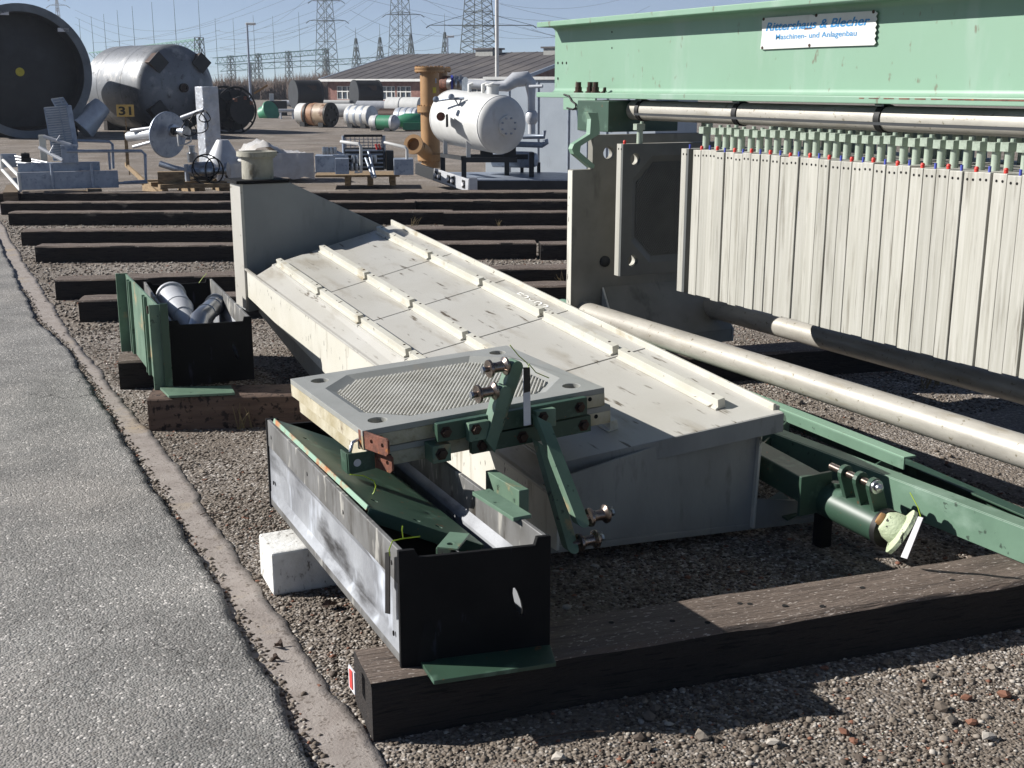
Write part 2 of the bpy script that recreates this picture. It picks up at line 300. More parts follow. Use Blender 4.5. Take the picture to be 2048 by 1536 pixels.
m_roof = mat('dark sheet roof', '4e4a4a', '3f3b3c', rough=.8, scale=.6, stretch=(1, 1, .3), c3='5a5552', s3=.25, r3=(.5, .65))
m_glass = mat('window glass', '3a4450', '2a323c', rough=.15, scale=2)
m_lat = mat('lattice steel', '5f6a68', '4d5756', rough=.7, scale=1)
m_latg = mat('green lattice steel', '71958a', '5f8379', rough=.7, scale=1)
m_wire = mat('power cable', '4a4f55', rough=.6)
m_lead = mat('rust brown shell', '8d6248', 'b08a6a', rough=.6, scale=1.6, ramp=(.35, .62), c3='5b3f30', s3=3, r3=(.55, .7))
m_gvess = mat('green vessel paint', '3f8a68', '357a5a', rough=.45, scale=3)
m_film = mat('plastic film', 'cbc8c4', 'b7b2ab', rough=.28, scale=6, bump=.2, bs=7, bdist=.04)
m_twig = mat('bare twigs', '5a4a40', '42362e', rough=.95, scale=9)
m_grass = mat('dry grass', '8a7a58', '6b5e42', rough=.9, scale=20)
m_signy = mat('sign board', 'c9a962', 'b8974f', rough=.6, scale=20)
m_ink = mat('sign lettering', '2a261c', rough=.6)
m_bluei = mat('blue sign lettering', '2f86bd', '2878ab', rough=.5, scale=20)
m_chalk = mat('chalk', 'ecebe4', rough=.9)

# ================================================================== GROUND
V = []; Q = []
g = raw('ground', [(-1500, -300, 0), (3000, -300, 0), (3000, 4200, 0), (-1500, 4200, 0)], [(0, 1, 2, 3)], m_gravel); tag(g, kind='structure')
def edge_line(pts, Y):
    for (x0, y0), (x1, y1) in zip(pts, pts[1:]):
        if y0 <= Y <= y1: return x0 + (x1-x0)*(Y-y0)/(y1-y0)
    return pts[0][0] if Y < pts[0][1] else pts[-1][0]
ROAD = [(.76, -2), (.80, 2.4), (.822, 2.75), (.85, 3.09), (.862, 3.5), (.874, 4.0), (.9, 4.9), (.91, 6.0), (.945, 7.1), (.962, 8.3), (.93, 9.0), (.905, 9.5), (.98, 11.5), (1.08, 14.3), (1.25, 18), (1.9, 34), (3.0, 60)]
STRIP = [(.96, -2), (1.0, 2.7), (1.0, 3.3), (1.01, 3.85), (1.05, 4.8), (1.07, 6.2), (1.06, 8.0), (1.08, 9.5), (1.16, 12.5), (1.31, 17.0), (1.5, 21), (2.1, 34), (3.2, 60)]
def nz1(t, seed): return sum(sin(t*f_+seed*k)*a_ for k, (f_, a_) in enumerate(((3.1, .5), (7.7, .35), (17.3, .3), (41., .25), (93., .2)), 1))/1.2
def ribbon(name, left, right, z, m, y0, y1, skirt=0.):
    ys = []; y = y0
    while y < y1: ys.append(y); y += .022 if y < 8 else (.05 if y < 14 else .25)
    V = []; Fq = []
    for y in ys:
        l, r = left(y), right(y); V += [(l, y, z), (r-.03, y, z), (r, y, z-skirt*.15)] + ([(r+.012, y, -.02)] if skirt else [(r+.004, y, -.004)])
    k = 4
    for i in range(len(ys)-1):
        for j in range(3): Fq.append((i*k+j, i*k+j+1, i*k+k+j+1, i*k+k+j))
    return tag(raw(name, V, Fq, m), kind='structure')
ribbon('asphalt_road', lambda y: -7., lambda y: edge_line(ROAD, y) + .018*nz1(y, 1.3), .026, m_asph, -2, 60, skirt=.02)
ribbon('concrete_gutter', lambda y: edge_line(ROAD, y)-.1, lambda y: edge_line(STRIP, y) + .016*nz1(y, 2.9) + .012*nz1(y*.3, 4.), .006, m_conc, -2, 60)

# gravel lying loose (nobody could count it) and the larger stones
ico = bmesh.new(); bmesh.ops.create_icosphere(ico, subdivisions=1, radius=1); IV = np.array([v.co for v in ico.verts]); IF = np.array([[v.index for v in f_.verts] for f_ in ico.faces]); ico.free()
OV = np.array([(1, 0, 0), (-1, 0, 0), (0, 1, 0), (0, -1, 0), (0, 0, 1), (0, 0, -.6)], float); OF = np.array([(0, 2, 4), (2, 1, 4), (1, 3, 4), (3, 0, 4), (2, 0, 5), (1, 2, 5), (3, 1, 5), (0, 3, 5)])
def scatter(name, N, pos, size, bv, bf, sq=.65):
    R = rng.random(N)*2*pi; sc = size*(.7+.6*rng.random((N, 1))); sx = sc*(.75+.5*rng.random((N, 3))); sx[:, 2] *= sq
    P = bv[None]*sx[:, None, :]*(1+.28*(rng.random((N, len(bv), 1))-.5))
    c, s_ = np.cos(R)[:, None], np.sin(R)[:, None]
    X = P[..., 0]*c - P[..., 1]*s_ + pos[:, :1]; Y = P[..., 0]*s_ + P[..., 1]*c + pos[:, 1:2]; Z = P[..., 2] + pos[:, 2:3] + sx[:, 2:3]*.25
    Vv = np.stack([X, Y, Z], -1).reshape(-1, 3); Ff = (bf[None] + (np.arange(N)*len(bv))[:, None, None]).reshape(-1, 3)
    mi = np.repeat(rng.choice(5, N, p=[.36, .25, .22, .14, .03]), len(bf))
    return tag(raw(name, Vv, Ff, None, mats=m_peb, mi=mi), kind='stuff')
def patchy(q):
    n_ = np.sin(q[:, 0]*5.1+1)*np.sin(q[:, 1]*4.3) + np.sin(q[:, 0]*11+q[:, 1]*7)*.6 + np.sin(q[:, 1]*17-q[:, 0]*9)*.4
    return rng.random(len(q)) < np.clip(.62+.38*n_, .16, 1)
def region(N, x0, x1, y0, y1, keep=None):
    P = np.zeros((0, 3))
    while len(P) < N:
        q = np.stack([rng.uniform(x0, x1, N), rng.uniform(y0, y1, N), np.zeros(N)], 1)
        e = np.interp(q[:, 1], [p[1] for p in STRIP], [p[0] for p in STRIP]) + .03*np.sin(q[:, 1]*9)+.02*rng.normal(size=N)
        q = q[q[:, 0] > e]
        if keep: q = q[keep(q)]
        P = np.concatenate([P, q])
    return P[:N]
tag(scatter('loose_gravel', 46000, region(46000, .95, 4.2, 1.9, 4.6, patchy), .0052+.006*rng.random((46000, 1))**4, OV, OF, .5), 'loose grey and brown gravel spread over the near ground', 'gravel')
tag(scatter('fine_gravel', 36000, region(36000, .95, 6.5, 4.4, 9, patchy), .009, OV, OF, .5), 'fine grey gravel between the timbers and under the press', 'gravel')
tag(scatter('yard_gravel', 26000, region(26000, 1, 9, 8.5, 17), .014, OV, OF), 'pale gravel between the far rows of timbers', 'gravel')
k_ = 650; tag(scatter('coarse_gravel', k_, region(k_, 1.0, 4.4, 1.9, 4.2, lambda q: (q[:, 0] > 1.75) | (rng.random(len(q)) < .12)), .012, IV, IF, .55), 'coarse broken stone lying in the gravel', 'gravel')
# a few dozen stones large enough to pick out
sm = []
for i in range(7):
    b_ = MB(); P = [Vector(p)*(1+.75*(random.random()-.5)) for p in IV]
    P = [Vector((p.x, p.y*(.6+.1*i % .5), p.z*.6)) for p in P]; b_.add(P, IF.tolist()); o = b_.build('stone', m_peb[(0, 1, 3, 0, 1, 4, 2)[i]]); sm.append(o.data); bpy.data.objects.remove(o)
STN = [(1290, 1408, .02), (1297, 1440, .03), (1310, 1423, .025), (1377, 1411, .02), (1388, 1440, .028), (1180, 1468, .022), (1280, 1480, .028), (1295, 1500, .02), (1340, 1452, .02), (1405, 1480, .03), (1550, 1490, .03), (1535, 1465, .022), (1485, 1478, .02), (1690, 1470, .025), (1705, 1485, .02), (1860, 1355, .025), (1840, 1375, .022), (1880, 1420, .03), (1930, 1400, .024), (1975, 1480, .035), (1985, 1340, .024), (1650, 1340, .02), (1770, 1330, .024), (1820, 1340, .02), (1900, 1445, .028), (1945, 1450, .026), (2010, 1395, .03), (1720, 1520, .022), (1115, 1520, .03), (1290, 1500, .018), (1600, 1430, .018), (1495, 1430, .018), (1900, 915, .03), (1600, 808, .035), (1650, 820, .022), (1700, 838, .02), (1910, 1082, .02), (1990, 820, .03), (575, 1405, .014), (555, 1292, .013), (640, 1375, .012), (405, 945, .018), (395, 930, .016)]
for x, y, r in STN:
    o = bpy.data.objects.new('stone', random.choice(sm)); COL.objects.link(o); o.parent = g; p = G(x, y); o.location = p + Vector((0, 0, r*.35)); r *= .8; o.scale = (r, r*random.uniform(.7, 1), r*random.uniform(.7, 1)); o.rotation_euler = (random.uniform(-.3, .3), random.uniform(-.3, .3), random.random()*6)
# crumbled asphalt along the road edge
ye = rng.uniform(1.8, 11, 2600); xe = np.interp(ye, [p[1] for p in ROAD], [p[0] for p in ROAD]) + .018 + rng.normal(0, .016, 2600)
tag(scatter('asphalt_crumbs', 2600, np.stack([xe, ye, np.full(2600, .004)], 1), .006+.006*rng.random((2600, 1)), OV, OF), 'crumbled asphalt bits along the broken road edge', 'rubble')
# dead leaves and twigs
for x, y, L_ in ((1050, 1488, .22), (400, 1030, .1), (1560, 1260, .0),):
    if L_:
        p = G(x, y, .012); b_ = MB(); q = [p + Vector((L_*t, -.05*t+.03*sin(3*t), .004*sin(9*t))) for t in (0, .25, .5, .75, 1)]
        b_.tube(q, .0022, 5); tag(b_.build('twig', m_twig), {1050: 'thin dark twig on the gravel in front of the nearest timber', 400: 'short pale twig on the concrete strip beside the road'}[x], 'twig')
def leaf(x, y, s, a, label):
    p = G(x, y, .012); b_ = MB(); n = 9; rim = []
    for i in range(n): t = 2*pi*i/n; rr = s*(1 if i % 2 else .6); rim.append(p + Vector((rr*cos(t+a), rr*.8*sin(t+a), .012*sin(2*t+a)+.006)))
    b_.add([p]+rim, [(0, i+1, (i+1) % n+1) for i in range(n)]); o = b_.build('dead_leaf', m_twig); md = o.modifiers.new('s', 'SOLIDIFY'); md.thickness = .0015; tag(o, label, 'leaf')
leaf(558, 1292, .022, .3, 'curled dead leaf at the concrete strip left of the nearest timber')
leaf(552, 1318, .016, 1.2, 'small dark dead leaf on the concrete below the curled leaf')
leaf(660, 1210, .03, 2.2, 'broken dead leaf on the dirt beside the white block')

# ================================================================== TIMBERS
def timber(px, z, ang, L, w, h, label, m=m_wood, back=0., zb=0., name='timber_sleeper'):
    """squared timber whose front upper edge starts at picture point px (height z) and runs L metres at angle ang"""
    p = G(*px, z) if len(px) == 2 else Vector(px); a = radians(ang); u = Vector((cos(a), sin(a), 0)); v = Vector((-sin(a), cos(a), 0))
    o = thing(name, label, 'timber', (p.x, p.y, zb), 'squared timbers laid out on the yard') if False else None
    n = max(2, int(L/.12)); b_ = MB(); ring = []
    for i in range(n+1):
        t = i/n*L; j = lambda k: .006*(random.random()-.5)*k
        c = p + u*t; c.z = 0
        prof = [(0, zb), (0, z-.012), (.012, z), (w*.33, z), (w*.66, z), (w-.012, z), (w, z-.012), (w, zb)]
        ring.append([c + v*(a_+j(1)) + Vector((0, 0, b+j(1) if b > zb+.01 else b)) for a_, b in prof])
    for r_ in ring: b_.v += r_
    k = 8
    for i in range(n): b_.f += [[i*k+j, i*k+(j+1) % k, i*k+k+(j+1) % k, i*k+k+j] for j in range(k)]
    b_.f += [list(range(k))[::-1], [n*k+i for i in range(k)]]
    # keep the mesh local to its own end so the grain runs along it
    me_o = b_.build(name, m, smooth=40)
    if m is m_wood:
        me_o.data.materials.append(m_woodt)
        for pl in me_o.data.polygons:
            if pl.normal.z > .6 and pl.center.z > z-.03: pl.material_index = 1  # worn tops; the lighter colour also carries sun against the shaded sides
    T = Matrix.Translation((p.x, p.y, 0)) @ Matrix.Rotation(a, 4, 'Z'); me_o.data.transform(T.inverted()); me_o.matrix_world = T
    return tag(me_o, label, 'timber', 'squared timbers laid out on the yard')
H0 = .165
Zax = Vector((0, 0, 1)); S1 = timber((743, 1373), H0, -8.4, 3.6, .235, H0, 'long dark timber across the foreground carrying the near tray, red tag on its end')
timber((294, 798), .17, -20, 1.15, .25, .17, 'brown square timber under the near end of the far tray', m_brownw)
timber((236, 724), H0, -12, .62, .25, H0, 'short dark timber block under the middle of the upright green panel')
timber((156, 601), H0, -19, 1.9, .25, H0, 'dark timber running behind the far tray, nearest of the yard rows')
timber((1037, 573), H0, -20, 2.6, .25, H0, 'dark timber at the foot of the press, end of the nearest yard row')
timber((109, 561), H0, -16, 2.7, .25, H0, 'dark timber of the second yard row, left piece with ragged end')
timber((905, 540), H0, -20, 3.4, .25, H0, 'dark timber of the second yard row, right piece behind the ribbed cover')
timber((69, 493), H0, -23.6, 4.98, .25, H0, 'long dark timber of the third yard row, with its sunlit top edge')
timber((1081, 488), H0, -24, 4., .25, H0, 'dark timber joined to the third row near the press post')
timber((41, 461.8), H0, -24.2, 6.3, .25, H0, 'long dark timber of the fourth yard row')
timber((16, 425), H0, -25.5, 5.55, .25, H0, 'long dark timber of the fifth yard row, left piece')
timber((887, 425), H0+.012, -25.2, 5., .25, H0, 'dark timber of the fifth yard row, right piece with pale top')
timber((0, 405.4), H0, -25.3, 5.6, .25, H0, 'long dark timber of the sixth yard row, left piece')
timber((808, 402), H0-.01, -25.3, 6., .25, H0, 'dark timber of the sixth yard row, right piece')
timber((-30, 386), H0, -25.4, 9., .25, H0, 'dark timber of the seventh yard row below the galvanised frame')
timber((700, 383), H0, -25.4, 6., .25, H0, 'dark timber of the seventh yard row in front of the tank skid')
timber((5.9, 5.5, H0), H0, 168, 2.9, .24, H0, 'dark timber in the shade under the far foot of the press')
for x, y in ((1222, 1245), (1345, 1242), (1415, 1245), (1480, 1207), (1645, 1212), (1725, 1175), (1905, 1160), (1500, 1208), (1570, 1211)):
    c = G(x, y, H0+.001); o = MB().cyl(c - Zax*.004, c + Zax*.0006, .009, n=10).build('bolt_hole', m_hole)
    o.parent = S1; o.matrix_parent_inverse = S1.matrix_world.inverted()
Zv = Vector((0, 0, 1))
# red tag on the end of the near timber
b_ = MB(); P = [G(x, y, z) for x, y, z in ((700, 1362, .13), (716, 1368, .127), (714, 1345, .163), (702, 1333, .163))]
b_ = MB().hexa([Vector((1.0, 2.845, .10)), Vector((1.004, 2.845, .10)), Vector((1.0, 2.80, .095)), Vector((1.004, 2.80, .095)), Vector((1.0, 2.845, .166)), Vector((1.004, 2.845, .166)), Vector((1.0, 2.80, .162)), Vector((1.004, 2.80, .162))])
for i in range(len(b_.v)): b_.v[i] += Vector((-.004, .05, 0))
tgo = tag(b_.build('timber_tag', m_tag), 'small white tag with red marks on the end of the foreground timber', 'tag')
mk = MB().box((.9945, 2.872, .133), (.002, .022, .055)); mk.build('red_mark', m_redtag, tgo)

# white limewashed block under the near tray
a = radians(-4); wb = MB(); p = Vector((1.045, 3.80, 0)); u = Vector((cos(a), sin(a), 0)); v = Vector((-sin(a), cos(a), 0))
wb.hexa([p+u*i+v*j+Zv*k+Zv*(.012 if i else 0)*(k > 0) for k in (0, .158) for j in (0, .21) for i in (0, .62)])
tag(wb.build('white_block', m_whitep, bevel=.008), 'white limewashed timber block under the left wall of the near tray', 'block')

# ================================================================== STEEL TRAYS
def tray(name, nl, ulen, uw, L, wd, h, z0, label, zt):
    """open steel tray: four sheet walls, floor, end plates with raised corners"""
    T = thing(name, label, 'tray', (nl.x, nl.y, z0), 'two long open steel trays')
    t = .014; o = Vector((nl.x, nl.y, z0)); n = Zv
    # side walls: formed sheet with a shallow pressed panel
    for side in (0, 1):
        b_ = MB(); q = o + uw*(0 if side == 0 else wd); s_ = 1 if side == 0 else -1
        prof = [(0, 0), (-.0, h*.08), (.016, h*.17), (.016, h*.60), (0, h*.70), (0, h)]
        N = 10
        for i in range(N+1):
            k = 0 if i in (0, N) else 1; d = ulen*(L*i/N)
            for x, z in prof: b_.v.append(q + d + uw*(s_*x*k) + n*z)
            for x, z in reversed(prof): b_.v.append(q + d + uw*(s_*(x*k+t)) + n*z)
        K = 12
        for i in range(N): b_.f += [[i*K+j, i*K+(j+1) % K, i*K+K+(j+1) % K, i*K+K+j] for j in range(K)]
        b_.f += [list(range(K)), [N*K+j for j in range(K)][::-1]]
        w_ = b_.build('side_wall', m_steel, T, smooth=25, bevel=.002); w_.data.materials.append(m_steelb)
        for pl in w_.data.polygons:
            if pl.center.z > h*.69 or pl.center.z < h*.06: pl.material_index = 1
        for i, (dl, dz) in enumerate(((.06, .83), (.5, .83), (.9, .84), (L-.06, .83), (.06, .2), (L-.06, .3))):
            c = q + ulen*dl + n*(h*dz); MB().cyl(c-uw*(s_*.0008), c+uw*(s_*.003), .0075, n=10).build('bolt_hole', m_hole, w_)
    for e in (0, 1):
        q = o + ulen*(0 if e == 0 else L-.012); q2 = q - ulen*(.004) if e == 0 else q+ulen*.004
        out = [(-.004, -.012), (wd+.004, -.012), (wd+.004, h+.002), (wd-.035, h+.002), (wd-.042, h-.022), (.052, h-.022), (.04, h+.002), (-.004, h+.002)]
        hl = [[(wd-.09+.03*cos(t_)*.35-.012*sin(t_), h*.45+.045*sin(t_)) for t_ in [i*pi/5 for i in range(10)]]] if e == 0 else []
        MB().holed(out, hl, q2, uw, n, -ulen, -.006, .008).build('end_plate', m_dark, T, bevel=.0015)
    MB().hexa([o + uw*a_ + ulen*b + n*c for c in (.012, .022) for b in (.014, L-.014) for a_ in (.018, wd-.018)]).build('floor', m_dark, T)
    return T
nl = Vector((1.122, 2.819, 0)); fl = Vector((1.179, 4.262, 0)); nr = Vector((1.533, 2.734, 0))
ul = (fl-nl).normalized(); uw = (nr-nl).normalized()
near = tray('steel_tray', nl, ul, uw, 1.445, .42, .335, .172, 'near steel tray, long grey wall, dark shaded end over the foreground timber', .5)
# slot-like dents on the near end plate
b_ = MB(); q = nl + uw*.05 - ul*.012 + Zv*.2
b_.add([q + uw*x + Zv*z - ul*y for x, z, y in ((-.012, -.03, 0), (.05, -.03, 0), (.05, .06, .0), (.03, .10, 0), (.012, .09, 0), (.0, .04, 0), (.02, -.03, .012), (.024, .06, .012))], [(0, 6, 7, 5), (6, 1, 2, 7), (7, 2, 3), (7, 3, 4), (7, 4, 5)])
b_.build('pressed_dent', m_dark, near, smooth=60)
fnl = Vector((1.268, 6.365, 0)); fnr = Vector((1.69, 6.30, 0)); ful = (Vector((1.402, 7.76, 0))-fnl).normalized(); fuw = (fnr-fnl).normalized()
far = tray('steel_tray', fnl, ful, fuw, 1.41, .42, .335, .172, 'far steel tray holding two bent duct pieces, beside the upright green panel', .5)
# green foot plate on the near timber
fp = [G(x, y, .1685) for x, y in ((833, 1318), (868, 1370), (1112, 1333), (1100, 1296))]
tag(MB().prism(fp, (0, 0, .012)).build('foot_plate', m_green2, bevel=.001), 'flat green plate lying on the foreground timber under the near tray', 'plate')
fp = [G(x, y, .175) for x, y in ((320, 779), (338, 796), (470, 790), (462, 775))]
tag(MB().prism(fp, (0, 0, .012)).build('foot_plate', m_greenw, bevel=.001), 'pale green plate lying on the brown timber under the far tray', 'plate')

# green sheet leaning in the near tray
A, B, Cc = G(549, 838, .525), G(738, 1014, .515), G(968, 1090, .40); D = A + (Cc-B)*.95 + Vector((0, .1, -.02))
nn = (Cc-B).cross(A-B).normalized(); nn = nn if nn.z > 0 else -nn
sh = thing('green_sheet', 'dark green steel sheet with a rusty edge leaning in the near tray', 'sheet', B)
u1 = (Cc-B); v1 = (A-B); Lu, Lv = u1.length, v1.length; u1.normalize(); v1.normalize()
hs = [circ(.06, .12, .011, 12), circ(Lu-.12, .05, .011, 12), circ(.06, Lv-.2, .011, 12), circ(Lu*.45, .035, .011, 12)]
MB().holed([(0, 0), (Lu, 0), (Lu*.96, Lv), (0, Lv)], hs, B, u1, v1, nn, -.010, 0).build('sheet', m_green2, sh, bevel=.0008)
MB().bar(B + nn*(-.004) - u1*.003, B + v1*Lv*.99 + nn*(-.004) - u1*.003, .006, .016, nn).build('rusty_edge', m_greenr, sh, bevel=.001)
MB().bar(B - v1*.004 - nn*.02, B + u1*Lu*.98 - v1*.004 - nn*.02, .006, .04, nn).build('folded_edge', m_green2, sh, bevel=.001)
# small angle bracket in the near tray
q = G(905, 1083, .47); br = thing('angle_bracket', 'small pale green angle bracket with a hole inside the near tray', 'bracket', q)
ba = radians(-42); bu = Vector((cos(ba), sin(ba), 0)); bv = Vector((-sin(ba), cos(ba), 0))
MB().holed([(-.03, -.05), (.03, -.05), (.03, .07), (-.03, .07)], [circ(0, -.02, .010, 12)], q, Vector((cos(ba), sin(ba), 0)), bv, Zv, -.005, .001).build('top_leg', m_greenw, br, bevel=.0008)
MB().box(q - bu*.03 + bv*.01 - Zv*.032, (.006, .12, .056), (bu, bv, Zv)).build('side_leg', m_greenw, br, bevel=.0008)
# green block clamped over the right wall of the near tray + flaking flange
wr = nl + uw*.42
q = AX(1000, 950, 1.64); gb = thing('clamp_block', 'worn green steel channel block on the right wall of the near tray', 'block', q)
e0, e1 = G(990, 938, .50), G(1058, 978, .50); dv = (e1-e0); dn = Vector((dv.y, -dv.x, 0)).normalized()
MB().hexa([p_ + dn*a_ + Zv*z for z in (-.085, 0) for a_ in (0, .035) for p_ in (e0, e1)]).build('body', m_greenw, gb, bevel=.002)
e0, e1 = G(962, 980, .515), G(1045, 1032, .515); dv = (e1-e0); dn = Vector((dv.y, -dv.x, 0)).normalized()
MB().hexa([p_ + dn*a_ + Zv*z for z in (-.012, 0) for a_ in (-.03, .03) for p_ in (e0, e1)]).build('flange', m_greenw, gb, bevel=.001)

# duct pieces in the far tray
def duct(P, R, label, m):
    T = thing('duct_elbow', label, 'duct', P[0], 'bent sheet metal duct pieces'); b_ = MB(); b_.tube(P, R, 22); b_.build('shell', m, T, smooth=40)
    for i in (0, len(P)-1):
        q = P[i]; d = (P[min(i+1, len(P)-1)]-P[max(i-1, 0)]).normalized(); r_ = R[i] if isinstance(R, list) else R
        MB().cyl(q-d*.008, q+d*.008, r_+.012, n=22).build('rim', m, T, smooth=40)
    for i in (2, 3):
        if i < len(P)-1: d = (P[i+1]-P[i-1]).normalized(); r_ = R[i] if isinstance(R, list) else R; MB().cyl(P[i]-d*.004, P[i]+d*.004, r_+.004, n=22).build('seam', m, T, smooth=40)
    return T
q0 = AY(350, 606, 7.25); q1 = AY(372, 640, 6.78)
duct([q0+Vector((.0, .1, .03)), q0, q0+(q1-q0)*.4, q0+(q1-q0)*.75, q1+Vector((.03, 0, -.06))], [.078, .082, .08, .056, .05], 'grey duct reducer with a dark collar in the far tray', m_silver)
q0 = AY(425, 615, 7.1); q1 = AY(398, 640, 6.75)
duct([q1-Vector((.05, .1, .06)), q1, q1+(q0-q1)*.5, q0, q0+(q0-q1)*.25], .055, 'shiny ribbed duct bend at the right wall of the far tray', m_chr2)

# upright green panel standing beside the far tray
gp = thing('standing_channel', 'upright green steel channel panel standing left of the far tray', 'panel', (1.2, 6.3, .17))
p0, p1 = Vector((1.185, 6.25, .172)), Vector((1.235, 7.42, .172)); d = (p1-p0).normalized(); n_ = Vector((d.y, -d.x, 0)); hh = .445
MB().hexa([p_ + n_*a_ + Zv*z for z in (0, hh) for a_ in (0, .01) for p_ in (p0, p1)]).build('web', m_greenw, gp, bevel=.001)
for i, (t, ou) in enumerate(((0, .04), (1, .055))):
    c = p0 + d*((p1-p0).length*t); MB().hexa([c + d*a_ - n_*b + Zv*z for z in (-.03, hh+.004) for b in (-.012, ou) for a_ in (-.006, .006)]).build('end_flange', m_greenw, gp, bevel=.001)
MB().hexa([p0 + d*a_ + n_*b + Zv*z for z in (-.03, hh+.01) for b in (.0105, .05) for a_ in (-.03, -.018)]).build('outer_flange', m_green2, gp, bevel=.001)
for t in (.30, .36, .8, .86):
    c = p0 + d*((p1-p0).length*t); MB().hexa([c + d*a_ - n_*b + Zv*z for z in (.0, hh-.01) for b in (0.0005, .016) for a_ in (-.008, .008)]).build('stiffener', m_greenw, gp, bevel=.001)
c = p0 + d*.28 + Zv*(hh-.07); MB().hexa([c + d*a_ - n_*b + Zv*z for z in (-.02, .02) for b in (.0, .012) for a_ in (-.012, .012)]).build('latch_socket', m_bolt, gp)
c = p0 + d*.04 + Zv*.09; MB().hexa([c + d*a_ - n_*b + Zv*z for z in (-.04, .04) for b in (.0005, .004) for a_ in (-.012, .012)]).build('white_label', m_tag, gp)

# ================================================================== RIBBED CREAM TROUGH (lying upside down)
def SZ(x, y): return .755 + .069*(y-7.08) + .21*(x-2.75)
tr = thing('collecting_trough', 'long cream collecting trough lying upside down, ribbed cover on top, hopper at its far end', 'trough', (2.4, 5.4, 0))
def sheet(pts, t=.012): return MB().prism(pts, (0, 0, -t))
FR, FL = Vector((2.985, 7.42, SZ(2.985, 7.42))), Vector((2.10, 7.29, SZ(2.1, 7.29)))
NR, NL = Vector((2.905, 3.47, SZ(2.905, 3.47))), Vector((2.06, 3.66, SZ(2.06, 3.66)))
def on(t, y):  # point on the cover: t 0 left .. 1 right at depth y
    s_ = (y-3.55)/(7.36-3.55); l = NL.lerp(FL, s_); r = NR.lerp(FR, s_); q = l.lerp(r, t); q.z = SZ(q.x, q.y); return q
rows_y = [(7.36, 6.425), (6.415, 5.725), (5.715, 5.045), (5.035, 4.365), (4.355, 3.60)]
# cover panels (five sheets with open joints)
for i, (ya, yb) in enumerate(rows_y):
    sheet([on(0, yb-(.06 if i == 4 else 0)), on(1, yb-(.135 if i == 4 else 0)), on(1, ya), on(0, ya)]).build('cover_panel', m_cream, tr, bevel=.002)
# under sheet closing the joints
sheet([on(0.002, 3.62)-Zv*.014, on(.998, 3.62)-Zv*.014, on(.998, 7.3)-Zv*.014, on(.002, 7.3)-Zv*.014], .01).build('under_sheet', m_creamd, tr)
# right hand lip, left hand apron (bent down)
lip = [on(1, 3.5), on(1, 7.4)]
MB().hexa([q + Vector((x, 0, z)) for z in (-.03, .022) for x in (-.018, -.004) for q in lip]).build('lip', m_creamr, tr, bevel=.003)
MB().hexa([q + Vector((x, 0, z)) for z in (-.04, .012) for x in (-.002, .014) for q in lip]).build('outer_lip', m_cream, tr, bevel=.003)
XL = 2.0
ap = MB(); Y0, Y1 = 3.62, 7.30
ap.hexa([Vector(p_) for p_ in ((XL, Y0, SZ(XL, Y0)-.055), (on(0, Y0).x+.01, Y0, on(0, Y0).z-.016), (XL, Y1, SZ(XL, Y1)-.055), (on(0, Y1).x+.01, Y1, on(0, Y1).z-.016),
   (XL, Y0, SZ(XL, Y0)-.045), (on(0, Y0).x+.01, Y0, on(0, Y0).z-.004), (XL, Y1, SZ(XL, Y1)-.045), (on(0, Y1).x+.01, Y1, on(0, Y1).z-.004))])
ap.build('apron', m_cream, tr, bevel=.002)
# front flap of the cover
fa, fb = on(.02, 3.55), on(1, 3.47)
MB().hexa([q + Vector((0, y, z)) for z in (-.075, -.002) for y in (-.012, 0) for q in (fa, fb)]).build('front_flap', m_creamd, tr, bevel=.002)
# ribs, three rows
for row, (t, yoff) in enumerate(((.035, 0.), (.365, 0.), (.83, 0.))):
    for i, (ya, yb) in enumerate(rows_y):
        if row < 2 and i == 4: yb = 3.66
        q0, q1 = on(t, yb+.02), on(t, ya-.014 - (.05 if i == 0 else 0)); dl = (q1-q0).normalized(); nm = Vector((-.21, -.069, 1)).normalized(); rr = dl.cross(nm)
        pf = [(-.026, 0), (-.026, .007), (-.014, .010), (-.012, .040), (.020, .040), (.020, 0)]
        MB().prism([q0 + rr*x + nm*(z+.0006) for x, z in pf], q1-q0).build('rib', m_creamr, tr, bevel=.0018)
        for yy in (q0 + dl*.06, q1 - dl*.06): MB().cyl(yy + rr*.008 + nm*.040, yy + rr*.008 + nm*.0425, .006, n=8).build('rivet', m_bolt, tr)
# side wall (left) : deep near part, shallow far part
YN, YF = 3.50, 7.52
zt = lambda y: SZ(XL, y)-.05
wl = MB(); out = [(YN, .10), (4.9, .06), (5.62, .06), (5.66, .16), (6.55, .29), (YF, .40), (YF, zt(YF)), (YN, zt(YN))]
wl.prism([Vector((XL, y, z)) for y, z in out], (.012, 0, 0)).build('side_wall', m_creamw, tr, bevel=.002)
MB().bar((XL-.004, YN, zt(YN)+.002), (XL-.004, YF, zt(YF)+.002), .018, .012).build('side_rim', m_cream, tr, bevel=.002)
# inclined inner plate in the shaded cream, seen under the shallow part
MB().prism([Vector((XL+.06, 5.5, .06)), Vector((XL+.06, 5.68, .40)), Vector((XL+.06, 7.5, .52)), Vector((XL+.06, 7.5, .30)), Vector((XL+.06, 6.3, .06))], (.012, 0, 0)).build('inner_wall', m_creamd, tr)
